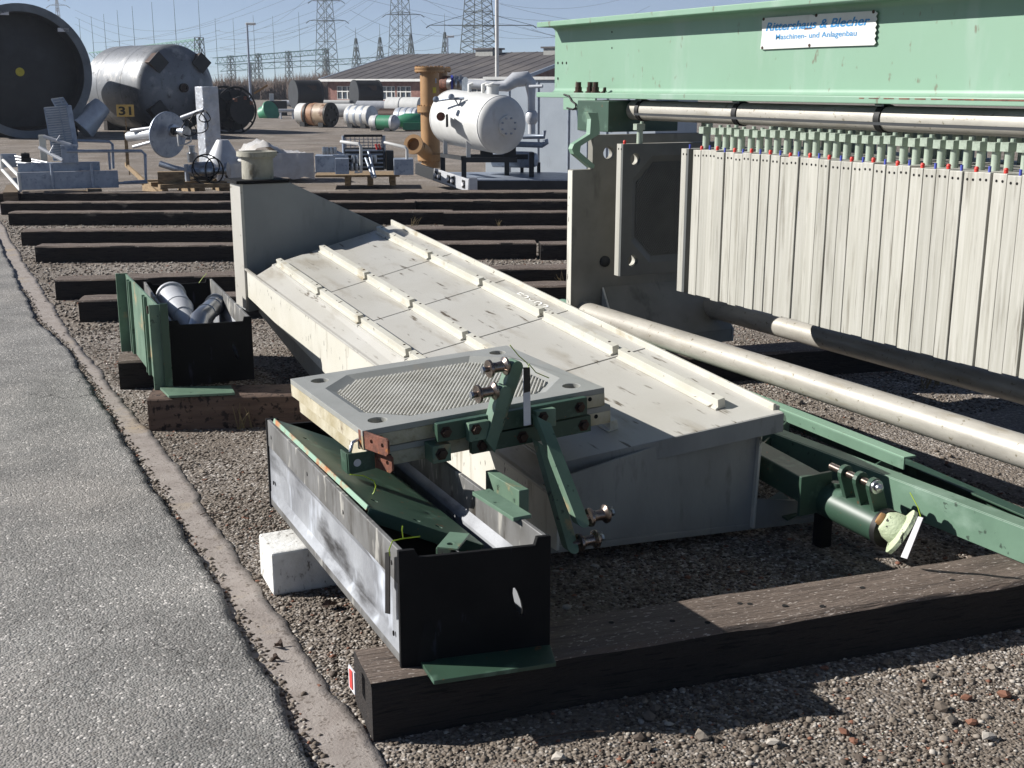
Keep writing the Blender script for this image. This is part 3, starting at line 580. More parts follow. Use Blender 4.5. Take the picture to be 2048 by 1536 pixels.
# right wall, near end wall, floor flange
XR = 2.87
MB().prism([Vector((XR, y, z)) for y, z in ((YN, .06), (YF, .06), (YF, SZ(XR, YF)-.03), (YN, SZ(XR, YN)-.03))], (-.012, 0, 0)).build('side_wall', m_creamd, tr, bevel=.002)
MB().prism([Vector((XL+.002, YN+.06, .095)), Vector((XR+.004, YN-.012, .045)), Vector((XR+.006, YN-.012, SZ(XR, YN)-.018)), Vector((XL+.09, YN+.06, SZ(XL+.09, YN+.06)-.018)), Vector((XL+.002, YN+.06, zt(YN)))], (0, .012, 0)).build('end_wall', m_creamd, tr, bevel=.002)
MB().bar((XR-.004, YN-.02, .045), (XR+.010, YN-.02, SZ(XR, YN)-.075), .02, .012).build('corner_strip', m_creamw, tr, bevel=.002)
MB().bar((XL, YN+.045, .088), (XR+.33, YN-.026, .03), .014, .024).build('bottom_rail', m_creamd, tr, bevel=.002)
MB().prism([Vector((XR+.005, YN-.016, .04)), Vector((XR+.32, YN-.016, .025)), Vector((XR+.32, YN-.016, .10)), Vector((XR+.005, YN-.016, .16))], (0, .01, 0)).build('foot_gusset', m_creamd, tr)
# hopper at the far end with its stub pipe
YH = 7.52
front = [(2.0, .30), (2.95, .45), (2.97, .79), (2.31, 1.115), (2.0, 1.115)]
hp = MB().prism([Vector((x, YH, z)) for x, z in front], (0, .24, 0)).build('hopper', m_hopshade, tr, bevel=.004)
MB().box((1.995, YH+.12, .72), (.02, .244, .80)).build('hopper_corner', m_cream, tr, bevel=.003)  # sunlit left face, painted lighter than the shaded front
MB().box((2.13, YH+.13, 1.126), (.34, .30, .02)).build('hopper_flange', m_dark, tr, bevel=.002)
c = Vector((2.14, YH+.13, 1.137))
MB().lathe(c, Zv, [(.10, 0), (.10, .13), (.115, .132), (.115, .14), (.128, .142), (.128, .172), (.095, .173), (.095, .05), (0, .05)], 32).build('stub_pipe', m_stub, tr, smooth=35)
def PL(x, y):
    d = ray(x, y); t = (SZ(0, 0)-CAM.z)/(d.z-.069*d.y-.21*d.x); return CAM + d*t
q0, q1 = PL(1026, 590), PL(1086, 619)
text('chalk_mark', 'F2x02', m_chalk, q0 + Vector((0, 0, .002)), (q1-q0).normalized(), Vector((1, .02, .215)).normalized(), .045, tr, width=(q1-q0).length)
# ================================================================== LOOSE FILTER PLATES
def plate_body(T, o, u, v, n, wu, wv, t, m_face, m_edge, ribs=True, m_r=None, hole_r=.032, both=True):
    """recessed filter plate: o lower left corner of the face, face normal n"""
    oc = .085; hc = [circ(x, y, hole_r, 24) for x in (oc, wu-oc) for y in (oc, wv-oc)]
    m_ = .068; c_ = .13
    octo = [(m_+c_, m_), (wu-m_-c_, m_), (wu-m_, m_+c_), (wu-m_, wv-m_-c_), (wu-m_-c_, wv-m_), (m_+c_, wv-m_), (m_, wv-m_-c_), (m_, m_+c_)]
    cx, cy = wu/2, wv/2
    inn = [(cx+(x-cx)*(1-.036/abs(cx-m_)), cy+(y-cy)*(1-.036/abs(cy-m_))) for x, y in octo]
    sq = [(0, 0), (wu, 0), (wu, wv), (0, wv)]
    b_ = MB(); b_.holed(sq, hc, o, u, v, n, -t, -.0205); b_.build('plate_core', m_edge, T)
    b_ = MB(); b_.holed(sq, hc + [octo], o, u, v, n, -.020, 0)
    body = b_.build('rim', m_face, T, bevel=.0012)
    s_ = MB(); k = len(octo)
    s_.add([o+u*x+v*y-n*.0005 for x, y in octo] + [o+u*x+v*y-n*.019 for x, y in inn], [(i, (i+1) % k, k+(i+1) % k, k+i) for i in range(k)]); s_.build('recess_slope', m_face, T)
    fl_ = MB(); fl_.add([o+u*x+v*y-n*.0195 for x, y in inn], [list(range(k))]); fl_.build('recess_floor', m_rib if m_r is None else m_r, T)
    if ribs:
        # diagonal drainage ribs clipped to the octagon
        a_ = Vector((.57, .82)).normalized(); pr = Vector((a_.y, -a_.x)); b_ = MB(); P2 = [Vector(q) for q in inn]
        lo = min(q.dot(pr) for q in P2); hi = max(q.dot(pr) for q in P2); s0 = lo+.006
        while s0 < hi-.004:
            ts = []
            for i in range(k):
                p_, q_ = P2[i], P2[(i+1) % k]; d0, d1 = p_.dot(pr)-s0, q_.dot(pr)-s0
                if d0*d1 < 0: r_ = p_.lerp(q_, d0/(d0-d1)); ts.append(r_.dot(a_))
            if len(ts) == 2:
                ta, tb = min(ts)+.003, max(ts)-.003
                if tb-ta > .01:
                    f3 = lambda t_, x, z: o + u*(a_.x*t_+pr.x*(s0+x)) + v*(a_.y*t_+pr.y*(s0+x)) + n*z
                    pf = [(-.0038, -.0195), (-.0022, -.0125), (.0022, -.0125), (.0038, -.0195)]
                    b_.add([f3(t_, x, z) for t_ in (ta, tb) for x, z in pf], [(0, 1, 5, 4), (1, 2, 6, 5), (2, 3, 7, 6), (0, 3, 2, 1), (4, 5, 6, 7)])
            s0 += .0128
        r_ = b_.build('drainage_ribs', m_rib if m_r is None else m_r, T); tag(r_, kind='stuff')
    return body
def roller(parent, c, ax, s=1.):
    r_ = MB().lathe(c, ax, [(.010*s, -.052*s), (.010*s, -.036*s), (.030*s, -.034*s), (.031*s, -.026*s), (.019*s, -.018*s), (.017*s, 0), (.019*s, .018*s), (.031*s, .026*s), (.030*s, .034*s), (.012*s, .036*s), (.012*s, .06*s)], 22).build('roller', m_chrome, parent, smooth=35)
    MB().lathe(c, ax, [(.0125*s, -.058*s), (.0125*s, -.05*s)], 6).build('axle_nut', m_chr2, r_)
    MB().cyl(c - ax*(.054*s) - Zv*.018, c - ax*(.054*s) + Zv*.02, .0016, n=5).build('split_pin', m_chr2, r_)
    return r_
A = Vector((1.237, 4.215, .660)); B = Vector((1.268, 3.472, .652)); Cc = Vector((2.185, 3.476, .690))
u = (Cc-B).normalized(); v = (A-B); v = (v-u*v.dot(u)).normalized(); n = u.cross(v)
WU, WV = .905, .745
def hexbolt(parent, c, ax, r=.014):
    o = MB().lathe(c, ax, [(r*1.5, 0), (r*1.5, .003), (r, .0035), (r, .012), (r*.8, .013)], 6).build('bolt', m_bolt, parent); return o
for lev in (0, 1):
    o = B - n*(.071*lev) + u*(.03*lev) - v*(.0*lev) + v*(.01 if lev else 0)
    T = thing('loose_filter_plate', ('upper loose grey filter plate with ribbed recess, lying on the trough above the near tray', 'lower loose filter plate with cream edges, lying under the upper loose plate')[lev], 'filter plate', o, 'two loose filter plates stacked on the trough')
    plate_body(T, o, u, v, n, WU, WV, .065, m_ppgrey, m_ppedge, ribs=(lev == 0))
    # holes in the front edge
    for x in (.06, WU-.06): c = o + u*x - n*.033; MB().cyl(c - v*.0008, c + v*.004, .008, n=12).build('edge_hole', m_hole, T)
    # carrier bar across the front edge
    fy = -.045; zc = -.035
    x0, x1 = (.235, .80) if lev == 0 else (.20, .79)
    if lev == 0:
        MB().hexa([o + u*x + v*y + n*z for z in (zc-.031, zc+.031) for y in (fy-.012, fy+.012) for x in (x0, x1)]).build('carrier_bar', m_green2, T, bevel=.002)
        for x in (x0+.03, x1-.03):
            MB().cyl(o + u*x + v*(fy+.0125) + n*zc, o + u*x + v*0 + n*zc, .022, n=16).build('spacer', m_greenw, T, smooth=40)
            hexbolt(T, o + u*x + v*(fy-.012) + n*zc, -v)
    else:
        MB().hexa([o + u*x + v*y + n*z for z in (zc-.027, zc+.031) for y in (fy-.012, fy+.012) for x in (.33, x1)]).build('carrier_bar', m_green2, T, bevel=.002)
        MB().hexa([o + u*x + v*y + n*z for z in (zc-.03, zc+.03) for y in (fy-.022, -.0) for x in (.185, .25)]).build('end_lug', m_greenw, T, bevel=.002)
        for x, yy in ((.216, fy-.022), (.37, fy-.012), (.52, fy-.012), (x1-.03, fy-.012)): hexbolt(T, o + u*x + v*yy + n*zc, -v, .015)
        for x in (.4, .7): MB().cyl(o + u*x + v*(fy+.0125) + n*zc, o + u*x + n*zc, .02, n=14).build('spacer', m_greenw, T, smooth=40)
    # side lug: rusty tab sticking out of the front left corner
    tx = -.004 if lev == 0 else -.006
    ta = (-v*.96 + u*.26).normalized(); tb = n
    q = o + u*(.0 if lev == 0 else .0) - n*.032 + v*.03
    L_ = .155 if lev == 0 else .13
    MB().holed([(0, -.028), (L_-.012, -.028), (L_, -.016), (L_, .026), (L_-.010, .03), (0, .03)], [circ(L_*.45, .004, .0075, 12), circ(L_*.82, .004, .0075, 12)], q, ta, tb, ta.cross(tb), -.004, .004).build('side_lug', m_rust, T, bevel=.001)
    if lev == 1:
        q = o - u*.085 - n*.03 - v*.012
        MB().holed([(0, -.035), (.09, -.03), (.09, .03), (0, .035)], [circ(.03, 0, .013, 16)], q, u, n, -v, -.003, .004).build('corner_bracket', m_green2, T, bevel=.001)
        MB().cyl(q + u*.03 - v*.003, q+u*.03 + v*.001, .0125, n=16).build('bracket_plug', m_tag, T)
        MB().hexa([q + u*x + v*y + n*z for z in (-.034, .034) for y in (.004, .06) for x in (-.003, .003)]).build('bracket_leg', m_green2, T, bevel=.001)
        MB().tube([q + u*.02 + v*.03 + n*.03, q + u*.03 + v*.03 + n*.06, q + u*.055 + v*.035 + n*.065, q + u*.06 + v*.05 + n*.03], .006, 8).build('bent_pin', m_chr2, T, smooth=60)
    # arms with rollers
    Yf = (o + v*fy).y - .03
    def arm(p0, p1, w, th, parent, nm='arm'):
        d = (p1-p0).normalized(); sd = d.cross(Vector((0, 1, 0))).normalized(); e = Vector((0, 1, 0))
        pl = [p0 - sd*w/2 - d*.0, p0 + sd*w/2 + d*.035] + [p1 + sd*(w/2*cos(t_)) + d*(w/2*sin(t_)) for t_ in [i*pi/6 for i in range(7)]]
        return MB().prism([q - e*th/2 for q in pl], e*th).build(nm, m_greenw, parent, bevel=.0015)
    if lev == 1:
        p0, p1 = AY(972, 900, Yf), AY(1004, 782, Yf); ar = arm(p0, p1, .044, .05, T); roller(ar, p1 - Vector((.058, 0, -.002)), Vector((1, .02, .06)).normalized())
        p0, p1 = AY(1080, 880, Yf), AY(1140, 1092, Yf-.28); ar = arm(p0, p1, .042, .042, T); roller(ar, p1 + Vector((.066, 0, .006)), Vector((-1, 0, -.04)).normalized())
    else:
        Yg = Yf+.045
        p0, p1 = AY(985, 860, Yg), AY(1028, 732, Yg); ar = arm(p0, p1, .044, .05, T); roller(ar, p1 - Vector((.062, 0, -.002)), Vector((1, .02, .06)).normalized())
        Yg = Yf-.01
        p0, p1 = AY(1078, 828, Yg), AY(1160, 1040, Yg-.28); ar = arm(p0, p1, .042, .042, T); roller(ar, p1 + Vector((.066, 0, .004)), Vector((-1, 0, -.04)).normalized())
        for x in (.37, .62):
            MB().hexa([o + u*(x+a_) + v*y + n*z for z in (zc-.04, zc+.022) for y in (fy-.04, fy-.0125) for a_ in (-.035, .04)]).build('pivot_lug', m_greenw, T, bevel=.002)
            hexbolt(T, o + u*(x-.01) + v*(fy-.04) + n*zc, -v, .013)
        arm_top = p1
    P_top = AY(1040, 722, Yf+.045)
# hanging tag and ties
def tie(pts, label, r=.0018):
    tag(MB().tube(pts, r, 5).build('cable_tie', m_tie, smooth=60), label, 'cable tie', 'yellow green cable ties')
Yt = 3.37
q = [AY(x, y, Yt) for x, y in ((1046, 738), (1060, 738), (1062, 850), (1048, 852))]
tg = tag(MB().prism(q, (0, .003, 0)).build('hanging_tag', m_tag, bevel=.0008), 'long white tag hanging from the raised arm of the loose plates', 'tag')
MB().prism([AY(x, y, Yt-.001) for x, y in ((1047, 735), (1060, 735), (1061, 783), (1048, 786))], (0, .0045, 0)).build('dark_print', m_blacktag, tg)
tie([AY(x, y, Yt+.01) for x, y in ((1020, 690), (1038, 712), (1052, 724), (1058, 732), (1052, 740))], 'green cable tie at the top of the raised arm holding the white tag')
tie([AY(x, y, Yt+.01) for x, y in ((1058, 728), (1072, 745), (1098, 756))], 'loose yellow end of a cable tie over the ribbed recess')
Ya = 3.33
tie([AY(x, y, Ya) for x, y in ((700, 949), (728, 952), (748, 962), (752, 972), (748, 985), (738, 998))], 'yellow green cable tie knotted through the lower rusty lug')
Yb = 2.80
tie([AY(x, y, Yb) for x, y in ((840, 1073), (806, 1077), (785, 1082), (778, 1100), (780, 1112))], 'yellow cable tie over the front left corner of the near tray')
tie([AY(x, y, Yb) for x, y in ((806, 1077), (804, 1060), (805, 1052))], 'upright loose end of the cable tie at the near tray corner')
q = [AX(x, y, 1.105) for x, y in ((772, 1105), (781, 1103), (781, 1228), (772, 1226))]
tag(MB().prism(q, (-.003, 0, 0)).build('hanging_tag', m_blacktag, bevel=.0005), 'long black tag hanging flat on the near tray wall by its corner', 'tag')
tie([AY(x, y, 7.5) for x, y in ((398, 566), (405, 556), (413, 547))], 'green cable tie on the far corner of the far tray')

# ================================================================== FILTER PRESS
press = thing('filter_press', 'large pale green filter press with overhead beam and row of plates hung below', 'filter press', (4.07, 4, 0))
XC = 4.07; Y0b, Y1b = .2, 7.2; ZB, ZT = 1.642, 2.118; TF = .032
for z in (ZB, ZT-TF): MB().box((XC, (Y0b+Y1b)/2, z+TF/2), (.30, Y1b-Y0b, TF)).build('beam_flange', m_green, press, bevel=.004)
MB().box((XC, (Y0b+Y1b)/2, (ZB+ZT)/2), (.02, Y1b-Y0b, ZT-ZB-2*TF+.002)).build('beam_web', m_green, press)
for z, s_ in ((ZB+TF, 1), (ZT-TF, -1)):   # rolled root fillets
    MB().prism([Vector((XC-.010-.028*(1-sin(t)) , Y0b, z + s_*.028*(1-cos(t)))) for t in [i*pi/2/5 for i in range(6)]] + [Vector((XC-.008, Y0b, z+s_*.028)), Vector((XC-.008, Y0b, z))], (0, Y1b-Y0b, 0)).build('root_fillet', m_green, press, smooth=50)
XW = XC-.010
for x, y in ((1116, 126), (1125, 126), (1133, 126), (1116, 157), (1224, 64), (1224, 96)):
    c = AX(x, y, XW); MB().cyl(c - Vector((.001, 0, 0)), c + Vector((.004, 0, 0)), .009 if x < 1200 else .006, n=10).build('web_hole', m_hole, press)
for x in (1157, 1180, 1191):   # bolts standing on the lower flange
    c = AX(x, 187, XC-.10); c.z = ZB+TF; b0 = MB().lathe(c, Zv, [(.030, 0), (.030, .008), (.022, .010), (.022, .034), (.017, .035), (.017, .065)], 10).build('anchor_bolt', m_bolt, press, smooth=35)
c = AX(1206, 184, XC-.11); MB().tube([c + Vector((0, y, z)) for y, z in ((.05, -.012), (.02, -.01), (-.01, .0), (-.02, .018), (-.018, .026))], .010, 8).build('bent_washer', m_bolt, press, smooth=60)
# rust line along the lower flange
b_ = MB(); ys = np.linspace(2.4, 4.18, 60)
for i in range(len(ys)-1):
    w_ = .004*(1-(i/60)*.7) if i < 40 or i % 3 else .0
    if w_: b_.box((XC-.150-.0008, (ys[i]+ys[i+1])/2, ZB+TF-.009), (.001, ys[i+1]-ys[i], w_*2+.002*random.random()))
b_.build('rust_streak', m_rust, press)
# supply tube under the beam with clamps
PX, PZ, PR = 4.03, 1.576, .056
MB().cyl((PX, .3, PZ), (PX, 6.52, PZ), PR, n=32).build('upper_tube', m_pipe, press, smooth=40)
for y in (6.07, 5.15, 4.12, 3.1, 2.1):
    cl = MB().lathe((PX, y, PZ), (0, 1, 0), [(PR+.007, -.018), (PR+.007, .018)], 28).build('tube_clamp', m_black, press, smooth=40)
    MB().box((PX-.02, y, PZ+PR+.012), (.05, .034, .03)).build('clamp_block', m_black, cl); MB().cyl((PX-.045, y-.02, PZ+PR+.004), (PX-.045, y+.02, PZ+PR+.004), .008, n=8).build('clamp_screw', m_chr2, cl)
# plate suspension rails
for x in (3.86, 4.28): MB().box((x, 3.2, 1.560), (.03, 5.4, .012)).build('suspension_rail', m_dkgrey, press)
# lower side tubes
for x, z in ((3.645, .405), (4.50, .375)):
    MB().cyl((x, -.4, z), (x, 6.07, z), .062, n=36).build('lower_tube', m_pipe, press, smooth=40)
MB().cyl((3.60, 6.16, .37), (3.60, 6.27, .37), .085, n=28).build('tube_nut', m_green, press, smooth=40)
# head plate
HX0, HX1, HY = 3.55, 4.62, 6.07
u_, v_, n_ = Vector((1, 0, 0)), Zv, Vector((0, -1, 0))
out = [(HX0, .30), (HX1, .30), (HX1, 1.244), (HX1-.13, 1.244), (HX1-.13, 1.44), (HX0+.13, 1.44), (HX0+.13, 1.244), (HX0, 1.244)]
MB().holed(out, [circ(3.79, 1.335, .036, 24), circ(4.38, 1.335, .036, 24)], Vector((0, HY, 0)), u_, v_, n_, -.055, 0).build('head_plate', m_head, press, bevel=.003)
MB().box((XC+.02, HY-.012, 1.0), (.80, .018, .83)).build('head_pad', m_creamd, press, bevel=.003) if False else None
for x, z in ((3.775, .70), (4.40, .70)): MB().lathe((x, HY, z), (0, -1, 0), [(.033, -.002), (.033, .012), (.02, .02), (0, .022)], 16).build('head_boss', m_dkgrey, press, smooth=40)
MB().box((HX0-.001, HY+.027, .77), (.006, .05, .94)).build('head_edge', m_creamw, press)  # lighter cream stands for sun on the head's left edge
# foot under the head
MB().prism([Vector((3.76, y, z)) for y, z in ((HY-.002, .545), (HY-.19, .25), (HY-.19, .168), (HY-.002, .168))], (.014, 0, 0)).build('foot_gusset', m_creamw, press, bevel=.002)  # left gusset made brighter in colour as the sunlit side
MB().prism([Vector((4.60, y, z)) for y, z in ((HY-.002, .42), (HY-.19, .25), (HY-.19, .168), (HY-.002, .168))], (.016, 0, 0)).build('foot_gusset', m_creamd, press, bevel=.002)
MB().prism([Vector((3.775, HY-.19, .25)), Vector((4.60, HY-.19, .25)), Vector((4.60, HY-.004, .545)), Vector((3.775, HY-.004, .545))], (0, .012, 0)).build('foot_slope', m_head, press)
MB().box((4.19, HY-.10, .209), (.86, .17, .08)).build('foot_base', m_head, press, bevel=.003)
# curled green bracket between beam and head
def brk(Y, th):
    ou = [(1199, 247), (1200, 268), (1162, 292), (1160, 304), (1190, 330), (1188, 337), (1180, 335), (1148, 308), (1144, 298), (1148, 288), (1180, 268), (1182, 238), (1176, 225), (1196, 225)]
    P = [AY(x, y, Y) for x, y in ou]; return MB().prism(P, (0, th, 0))
brk(HY-.015, .045).build('hook_bracket', m_green, press, bevel=.002)
b_ = AX(1160, 203, 3.80); MB().box((3.93, (AX(1128, 205, 3.93).y+AX(1192, 205, 3.93).y)/2, 1.604), (.012, AX(1128, 205, 3.93).y-AX(1192, 205, 3.93).y, .074)).build('side_plate', m_green, press, bevel=.002)
c = AX(1140, 190, 3.79); MB().tube([AX(x, y, 3.915) for x, y in ((1128, 189), (1138, 192), (1143, 202), (1151, 208), (1152, 215), (1146, 219), (1134, 216))], .006, 7).build('hose_loop', m_black, press, smooth=60)
MB().box((XC+.03, 6.36, 1.54), (.50, .36, .18)).build('head_yoke', m_green2, press, bevel=.004)
# near support leg (outside the picture)
MB().box((XC, .9, .9), (.95, .08, 1.49)).build('end_stand', m_creamd, press, bevel=.004)
# plates
def hplate(Y, kind, label, first=False, t=.064, face=False):
    X0 = 3.70 + random.uniform(-.006, .006); zt_ = 1.402 + random.uniform(-.004, .004); hh = .745; wd = .745
    T = thing('filter_plate', label, 'filter plate', (X0+wd/2, Y, zt_-hh), 'filter plates hung in the press')
    o = Vector((X0, Y, zt_-hh))
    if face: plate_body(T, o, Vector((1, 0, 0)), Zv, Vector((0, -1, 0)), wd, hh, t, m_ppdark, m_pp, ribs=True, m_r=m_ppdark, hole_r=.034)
    else:
        if 'me' not in PC:
            q = MB().box((wd/2, t/2, hh/2), (wd, t, hh)).build('plate_body', m_pp, bevel=.0022); PC['me'] = [q.data]; bpy.data.objects.remove(q)
        ob = bpy.data.objects.new('plate_body', PC['me'][0]); COL.objects.link(ob); ob.parent = T; ob.location = o - T.location
        b = ob.modifiers.new('bevel', 'BEVEL'); b.width = .0022; b.segments = 2
    for i, dy in enumerate((.018, .046)):
        ob = bpy.data.objects.new('edge_hole', PC['hole']); COL.objects.link(ob); ob.parent = T; ob.location = o + Vector((0, dy, hh-.028)) - T.location
    ob = bpy.data.objects.new('peg', PC['pegr' if kind == 'red' else 'pegb']); COL.objects.link(ob); ob.parent = T; ob.location = o + Vector((.03, t*.5, hh)) - T.location
    for dx in (.13, .60):
        ob = bpy.data.objects.new('hanger_rod', PC['rod']); COL.objects.link(ob); ob.parent = T; ob.location = o + Vector((dx, t/2, hh)) - T.location
        q = bpy.data.objects.new('hanger_block', PC['blk']); COL.objects.link(q); q.parent = ob; q.location = (0, 0, .0)
    return T
PC = {}
def proto(key, mb, m, **k): o = mb.build(key, m, **k); PC[key] = o.data; bpy.data.objects.remove(o)
proto('hole', MB().cyl((-.0008, 0, 0), (.002, 0, 0), .0055, n=10), m_hole)
proto('pegr', MB().cyl((0, 0, -.01), (0, 0, .012), .008, n=10).cyl((0, 0, .012), (0, 0, .02), .010, .006, n=10), m_red, smooth=40)
proto('pegb', MB().cyl((0, 0, -.01), (0, 0, .022), .0055, n=10), m_blue, smooth=40)
m_hang = mat('hanger grey green', '9fab9b', '8a9687', rough=.5, scale=9, c3='6f7a6c', s3=20, r3=(.58, .7))
proto('rod', MB().cyl((0, 0, -.01), (0, 0, .075), .0175, n=14).cyl((0.012, 0, .11), (0.012, 0, .122), .010, n=8), m_hang, smooth=40)
proto('blk', MB().box((-.006, 0, .092), (.055, .038, .034)), m_hang)
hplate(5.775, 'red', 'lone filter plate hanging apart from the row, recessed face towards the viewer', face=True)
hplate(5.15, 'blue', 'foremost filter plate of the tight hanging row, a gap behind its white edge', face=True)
ORD = 'first second third fourth fifth sixth seventh eighth ninth tenth eleventh twelfth thirteenth fourteenth fifteenth sixteenth seventeenth eighteenth nineteenth twentieth twenty-first twenty-second twenty-third twenty-fourth'.split()
yy = 5.115; k = 0
while yy > 2.3:
    kd = 'red' if k % 2 == 0 else 'blue'
    hplate(yy-.0655, kd, f'dirty white filter plate with the {ORD[k//2]} {kd} peg counted from the far end'); k += 1
    yy -= .0658 + (.006 if k in (4, 6, 10, 15, 19, 22, 25, 28, 31) else random.uniform(0, .001))
# company sign on the beam
s0, s1, s2, s3 = [AX(x, y, XW-.012) for x, y in ((1523, 99), (1753, 90), (1755, 20), (1521, 36))]
sg = thing('company_sign', 'battered white sign with blue lettering on the beam of the press', 'sign', s0)
zb = (s0.z+s1.z)/2; zt_ = (s2.z+s3.z)/2; ya, yb = (s0.y+s3.y)/2, (s1.y+s2.y)/2
su = Vector((0, -1, 0)); Ls = ya-yb; Hs = zt_-zb; so_ = Vector((XW-.010, ya, zb))
ou = [(0, .003), (.02, 0), (Ls*.5, .002), (Ls-.012, 0), (Ls, .01)] + [(Ls-.010*(i % 2)-.002, Hs*(.1+.08*i)) for i in range(1, 11)] + [(Ls-.02, Hs-.004), (Ls*.52, Hs), (Ls*.49, Hs-.008), (Ls*.46, Hs), (.03, Hs), (.002, Hs-.012), (.008, Hs*.5)]
MB().holed(ou, [], so_, su, Zv, Vector((-1, 0, 0)), 0, .002).build('sign_plate', m_white, sg)
text('lettering', 'Rittershaus & Blecher', m_bluei, so_ + su*(Ls*.045) + Zv*(Hs*.575) + Vector((-.0032, 0, 0)), su, Zv, Hs*.27, sg, shear=.28, bold=.024, width=Ls*.90)
text('lettering', 'Maschinen- und Anlagenbau', m_bluei, so_ + su*(Ls*.145) + Zv*(Hs*.24) + Vector((-.0032, 0, 0)), su, Zv, Hs*.22, sg, bold=.010, width=Ls*.70)
for a_, b in ((.5, .965), (.965, .95), (.455, .07), (.02, .965), (.02, .05)):
    c = so_ + su*(Ls*a_) + Zv*(Hs*b); MB().cyl(c - Vector((.002, 0, 0)), c - Vector((.0045, 0, 0)), .008, n=9).build('sign_screw', m_bolt, sg)
MB().prism([so_ + su*(Ls*a_) + Zv*(Hs*b) - Vector((.0024, 0, 0)) for a_, b in ((.40, .555), (.47, .56), (.465, .60), (.44, .585), (.41, .61))], (-.0008, 0, 0)).build('rust_spot', m_rust, sg)

# ================================================================== RIGHT HAND GREEN PARTS
# toothed channel rail resting on the foreground timber
RX = 3.25
rl = thing('channel_rail', 'green channel rail resting on the right end of the foreground timber', 'rail', (RX, 2.57, .165))
zr0, zr1 = .168, .288
P0, P1 = Vector((RX, 2.50, 0)), Vector((RX-.02, 4.6, .0))
MB().hexa([q + Vector((x, 0, z)) for z in (zr0, zr1) for x in (0, .008) for q in (P0, P1)]).build('web', m_greenm, rl, bevel=.002)
for z in (zr0, zr1-.008): MB().hexa([q + Vector((x, 0, z+a_)) for a_ in (0.001, .009) for x in (.0085, .075) for q in (P0, P1)]).build('flange', m_greenm, rl, bevel=.002)
MB().hexa([P0 + Vector((x, y, z)) for z in (zr0-.004, zr1+.004) for x in (-.004, .08) for y in (-.012, -.001)]).build('end_plate', m_green, rl, bevel=.002)
# second rail behind: angle lying on the gravel
e0, e1 = G(1830, 912, .305), G(1548, 802, .305); d = (e1-e0).normalized(); e1 = e0 + d*2.4
s_ = Vector((d.y, -d.x, 0))
r2 = thing('angle_rail', 'pale green angle rail running beside the long side tube of the press', 'rail', e0)
MB().hexa([q + s_*x + Zv*z for z in (-.006, .002) for x in (-.055, .005) for q in (e0, e1)]).build('top_leg', m_green, r2, bevel=.0015)
MB().hexa([q + s_*x + Zv*z for z in (-.05, -.0065) for x in (-.054, -.047) for q in (e0, e1)]).build('side_leg', m_greenm, r2, bevel=.0015)
e0, e1 = G(2060, 1030, .16), G(1840, 935, .16); 
r3 = thing('angle_rail', 'dark green angle rail in the shadow beside the channel rail end', 'rail', e0); d = (e1-e0).normalized(); s_ = Vector((d.y, -d.x, 0)); e1 = e0 + d*1.9
MB().hexa([q + s_*x + Zv*z for z in (-.006, .002) for x in (-.03, .03) for q in (e0-d*.4, e1)]).build('top_leg', m_green2, r3, bevel=.0015)
MB().hexa([q + s_*x + Zv*z for z in (-.09, -.0065) for x in (.022, .03) for q in (e0-d*.4, e1)]).build('side_leg', m_green2, r3, bevel=.0015)
# cross ties
for (a0, a1, zz, lab) in (((1640, 990), (1787, 908), 3.14, 'dark green angle cross tie beside the clevis lugs'), ((1520, 892), (1578, 838), 3.10, 'short dark green angle cross tie by the trough corner')):
    q0, q1 = AX(*a0, zz), AX(*a1, 3.52); d = (q1-q0).normalized(); s_ = Vector((d.y, -d.x, 0))
    t_ = thing('cross_tie', lab, 'angle bar', q0, 'angle cross ties of the closing gear')
    MB().hexa([q + s_*x + Zv*z for z in (-.065, 0) for x in (-.004, .004) for q in (q0, q1)]).build('upright_leg', m_green2, t_, bevel=.001)
    MB().hexa([q + s_*x + Zv*z for z in (-.072, -.0655) for x in (-.004, .06) for q in (q0, q1)]).build('flat_leg', m_greenw, t_, bevel=.001)
# closing cylinder with clevis and flanged boss
q0, q1 = AX(1628, 985, 3.06), AX(1772, 1056, 3.06); ax = (q1-q0).normalized()
cy = thing('closing_cylinder', 'dark green closing cylinder with clevis lugs and cracked pale flange on the gravel', 'cylinder', (q0.x, q0.y, 0))
MB().lathe(q0, ax, [(.03, -.22), (.03, -.08), (.05, -.075), (.05, -.02), (.066, 0), (.066, (q1-q0).length-.02), (.060, (q1-q0).length)], 28).build('barrel', m_green2, cy, smooth=35)
MB().lathe(q1, ax, [(.07, -.012), (.07, .012), (.045, .02), (.045, .05)], 28).build('gland', m_black, cy, smooth=35)
cr = Vector((0, 0, 1)); sd = ax.cross(cr).normalized(); cr = sd.cross(ax)
L_ = (q1-q0).length
for t_ in (.52, .72, .90):
    c = q0 + ax*(L_*t_) + cr*.05; k = (cr*.92 + sd*.38).normalized(); w2 = k.cross(ax).normalized(); top = c + k*.115
    pl = [c - w2*.03, c + w2*.03] + [top + w2*(.03*cos(a_)) + k*(.03*sin(a_)) for a_ in [i*pi/6 for i in range(7)]]
    MB().prism([p_ - ax*.010 for p_ in pl], ax*.020).build('clevis_lug', m_green2, cy, bevel=.002)
c = q0 + ax*(L_*.90) + cr*.05 + (cr*.92+sd*.38).normalized()*.115
MB().cyl(c - ax*.22, c + ax*.022, .014, n=14).build('clevis_pin', m_chrome, cy, smooth=40)
MB().lathe(c + ax*.011, ax, [(.026, 0), (.026, .008), (.016, .009), (.016, .022), (0, .03)], 16).build('pin_head', m_chr2, cy, smooth=35)
for t_ in (.16, .3): MB().cyl(q0 + ax*(L_*t_) + cr*.05, q0 + ax*(L_*t_) + cr*.082, .02, n=14).build('port', m_green2, cy, smooth=40)
f0 = AX(1800, 1062, 3.03)
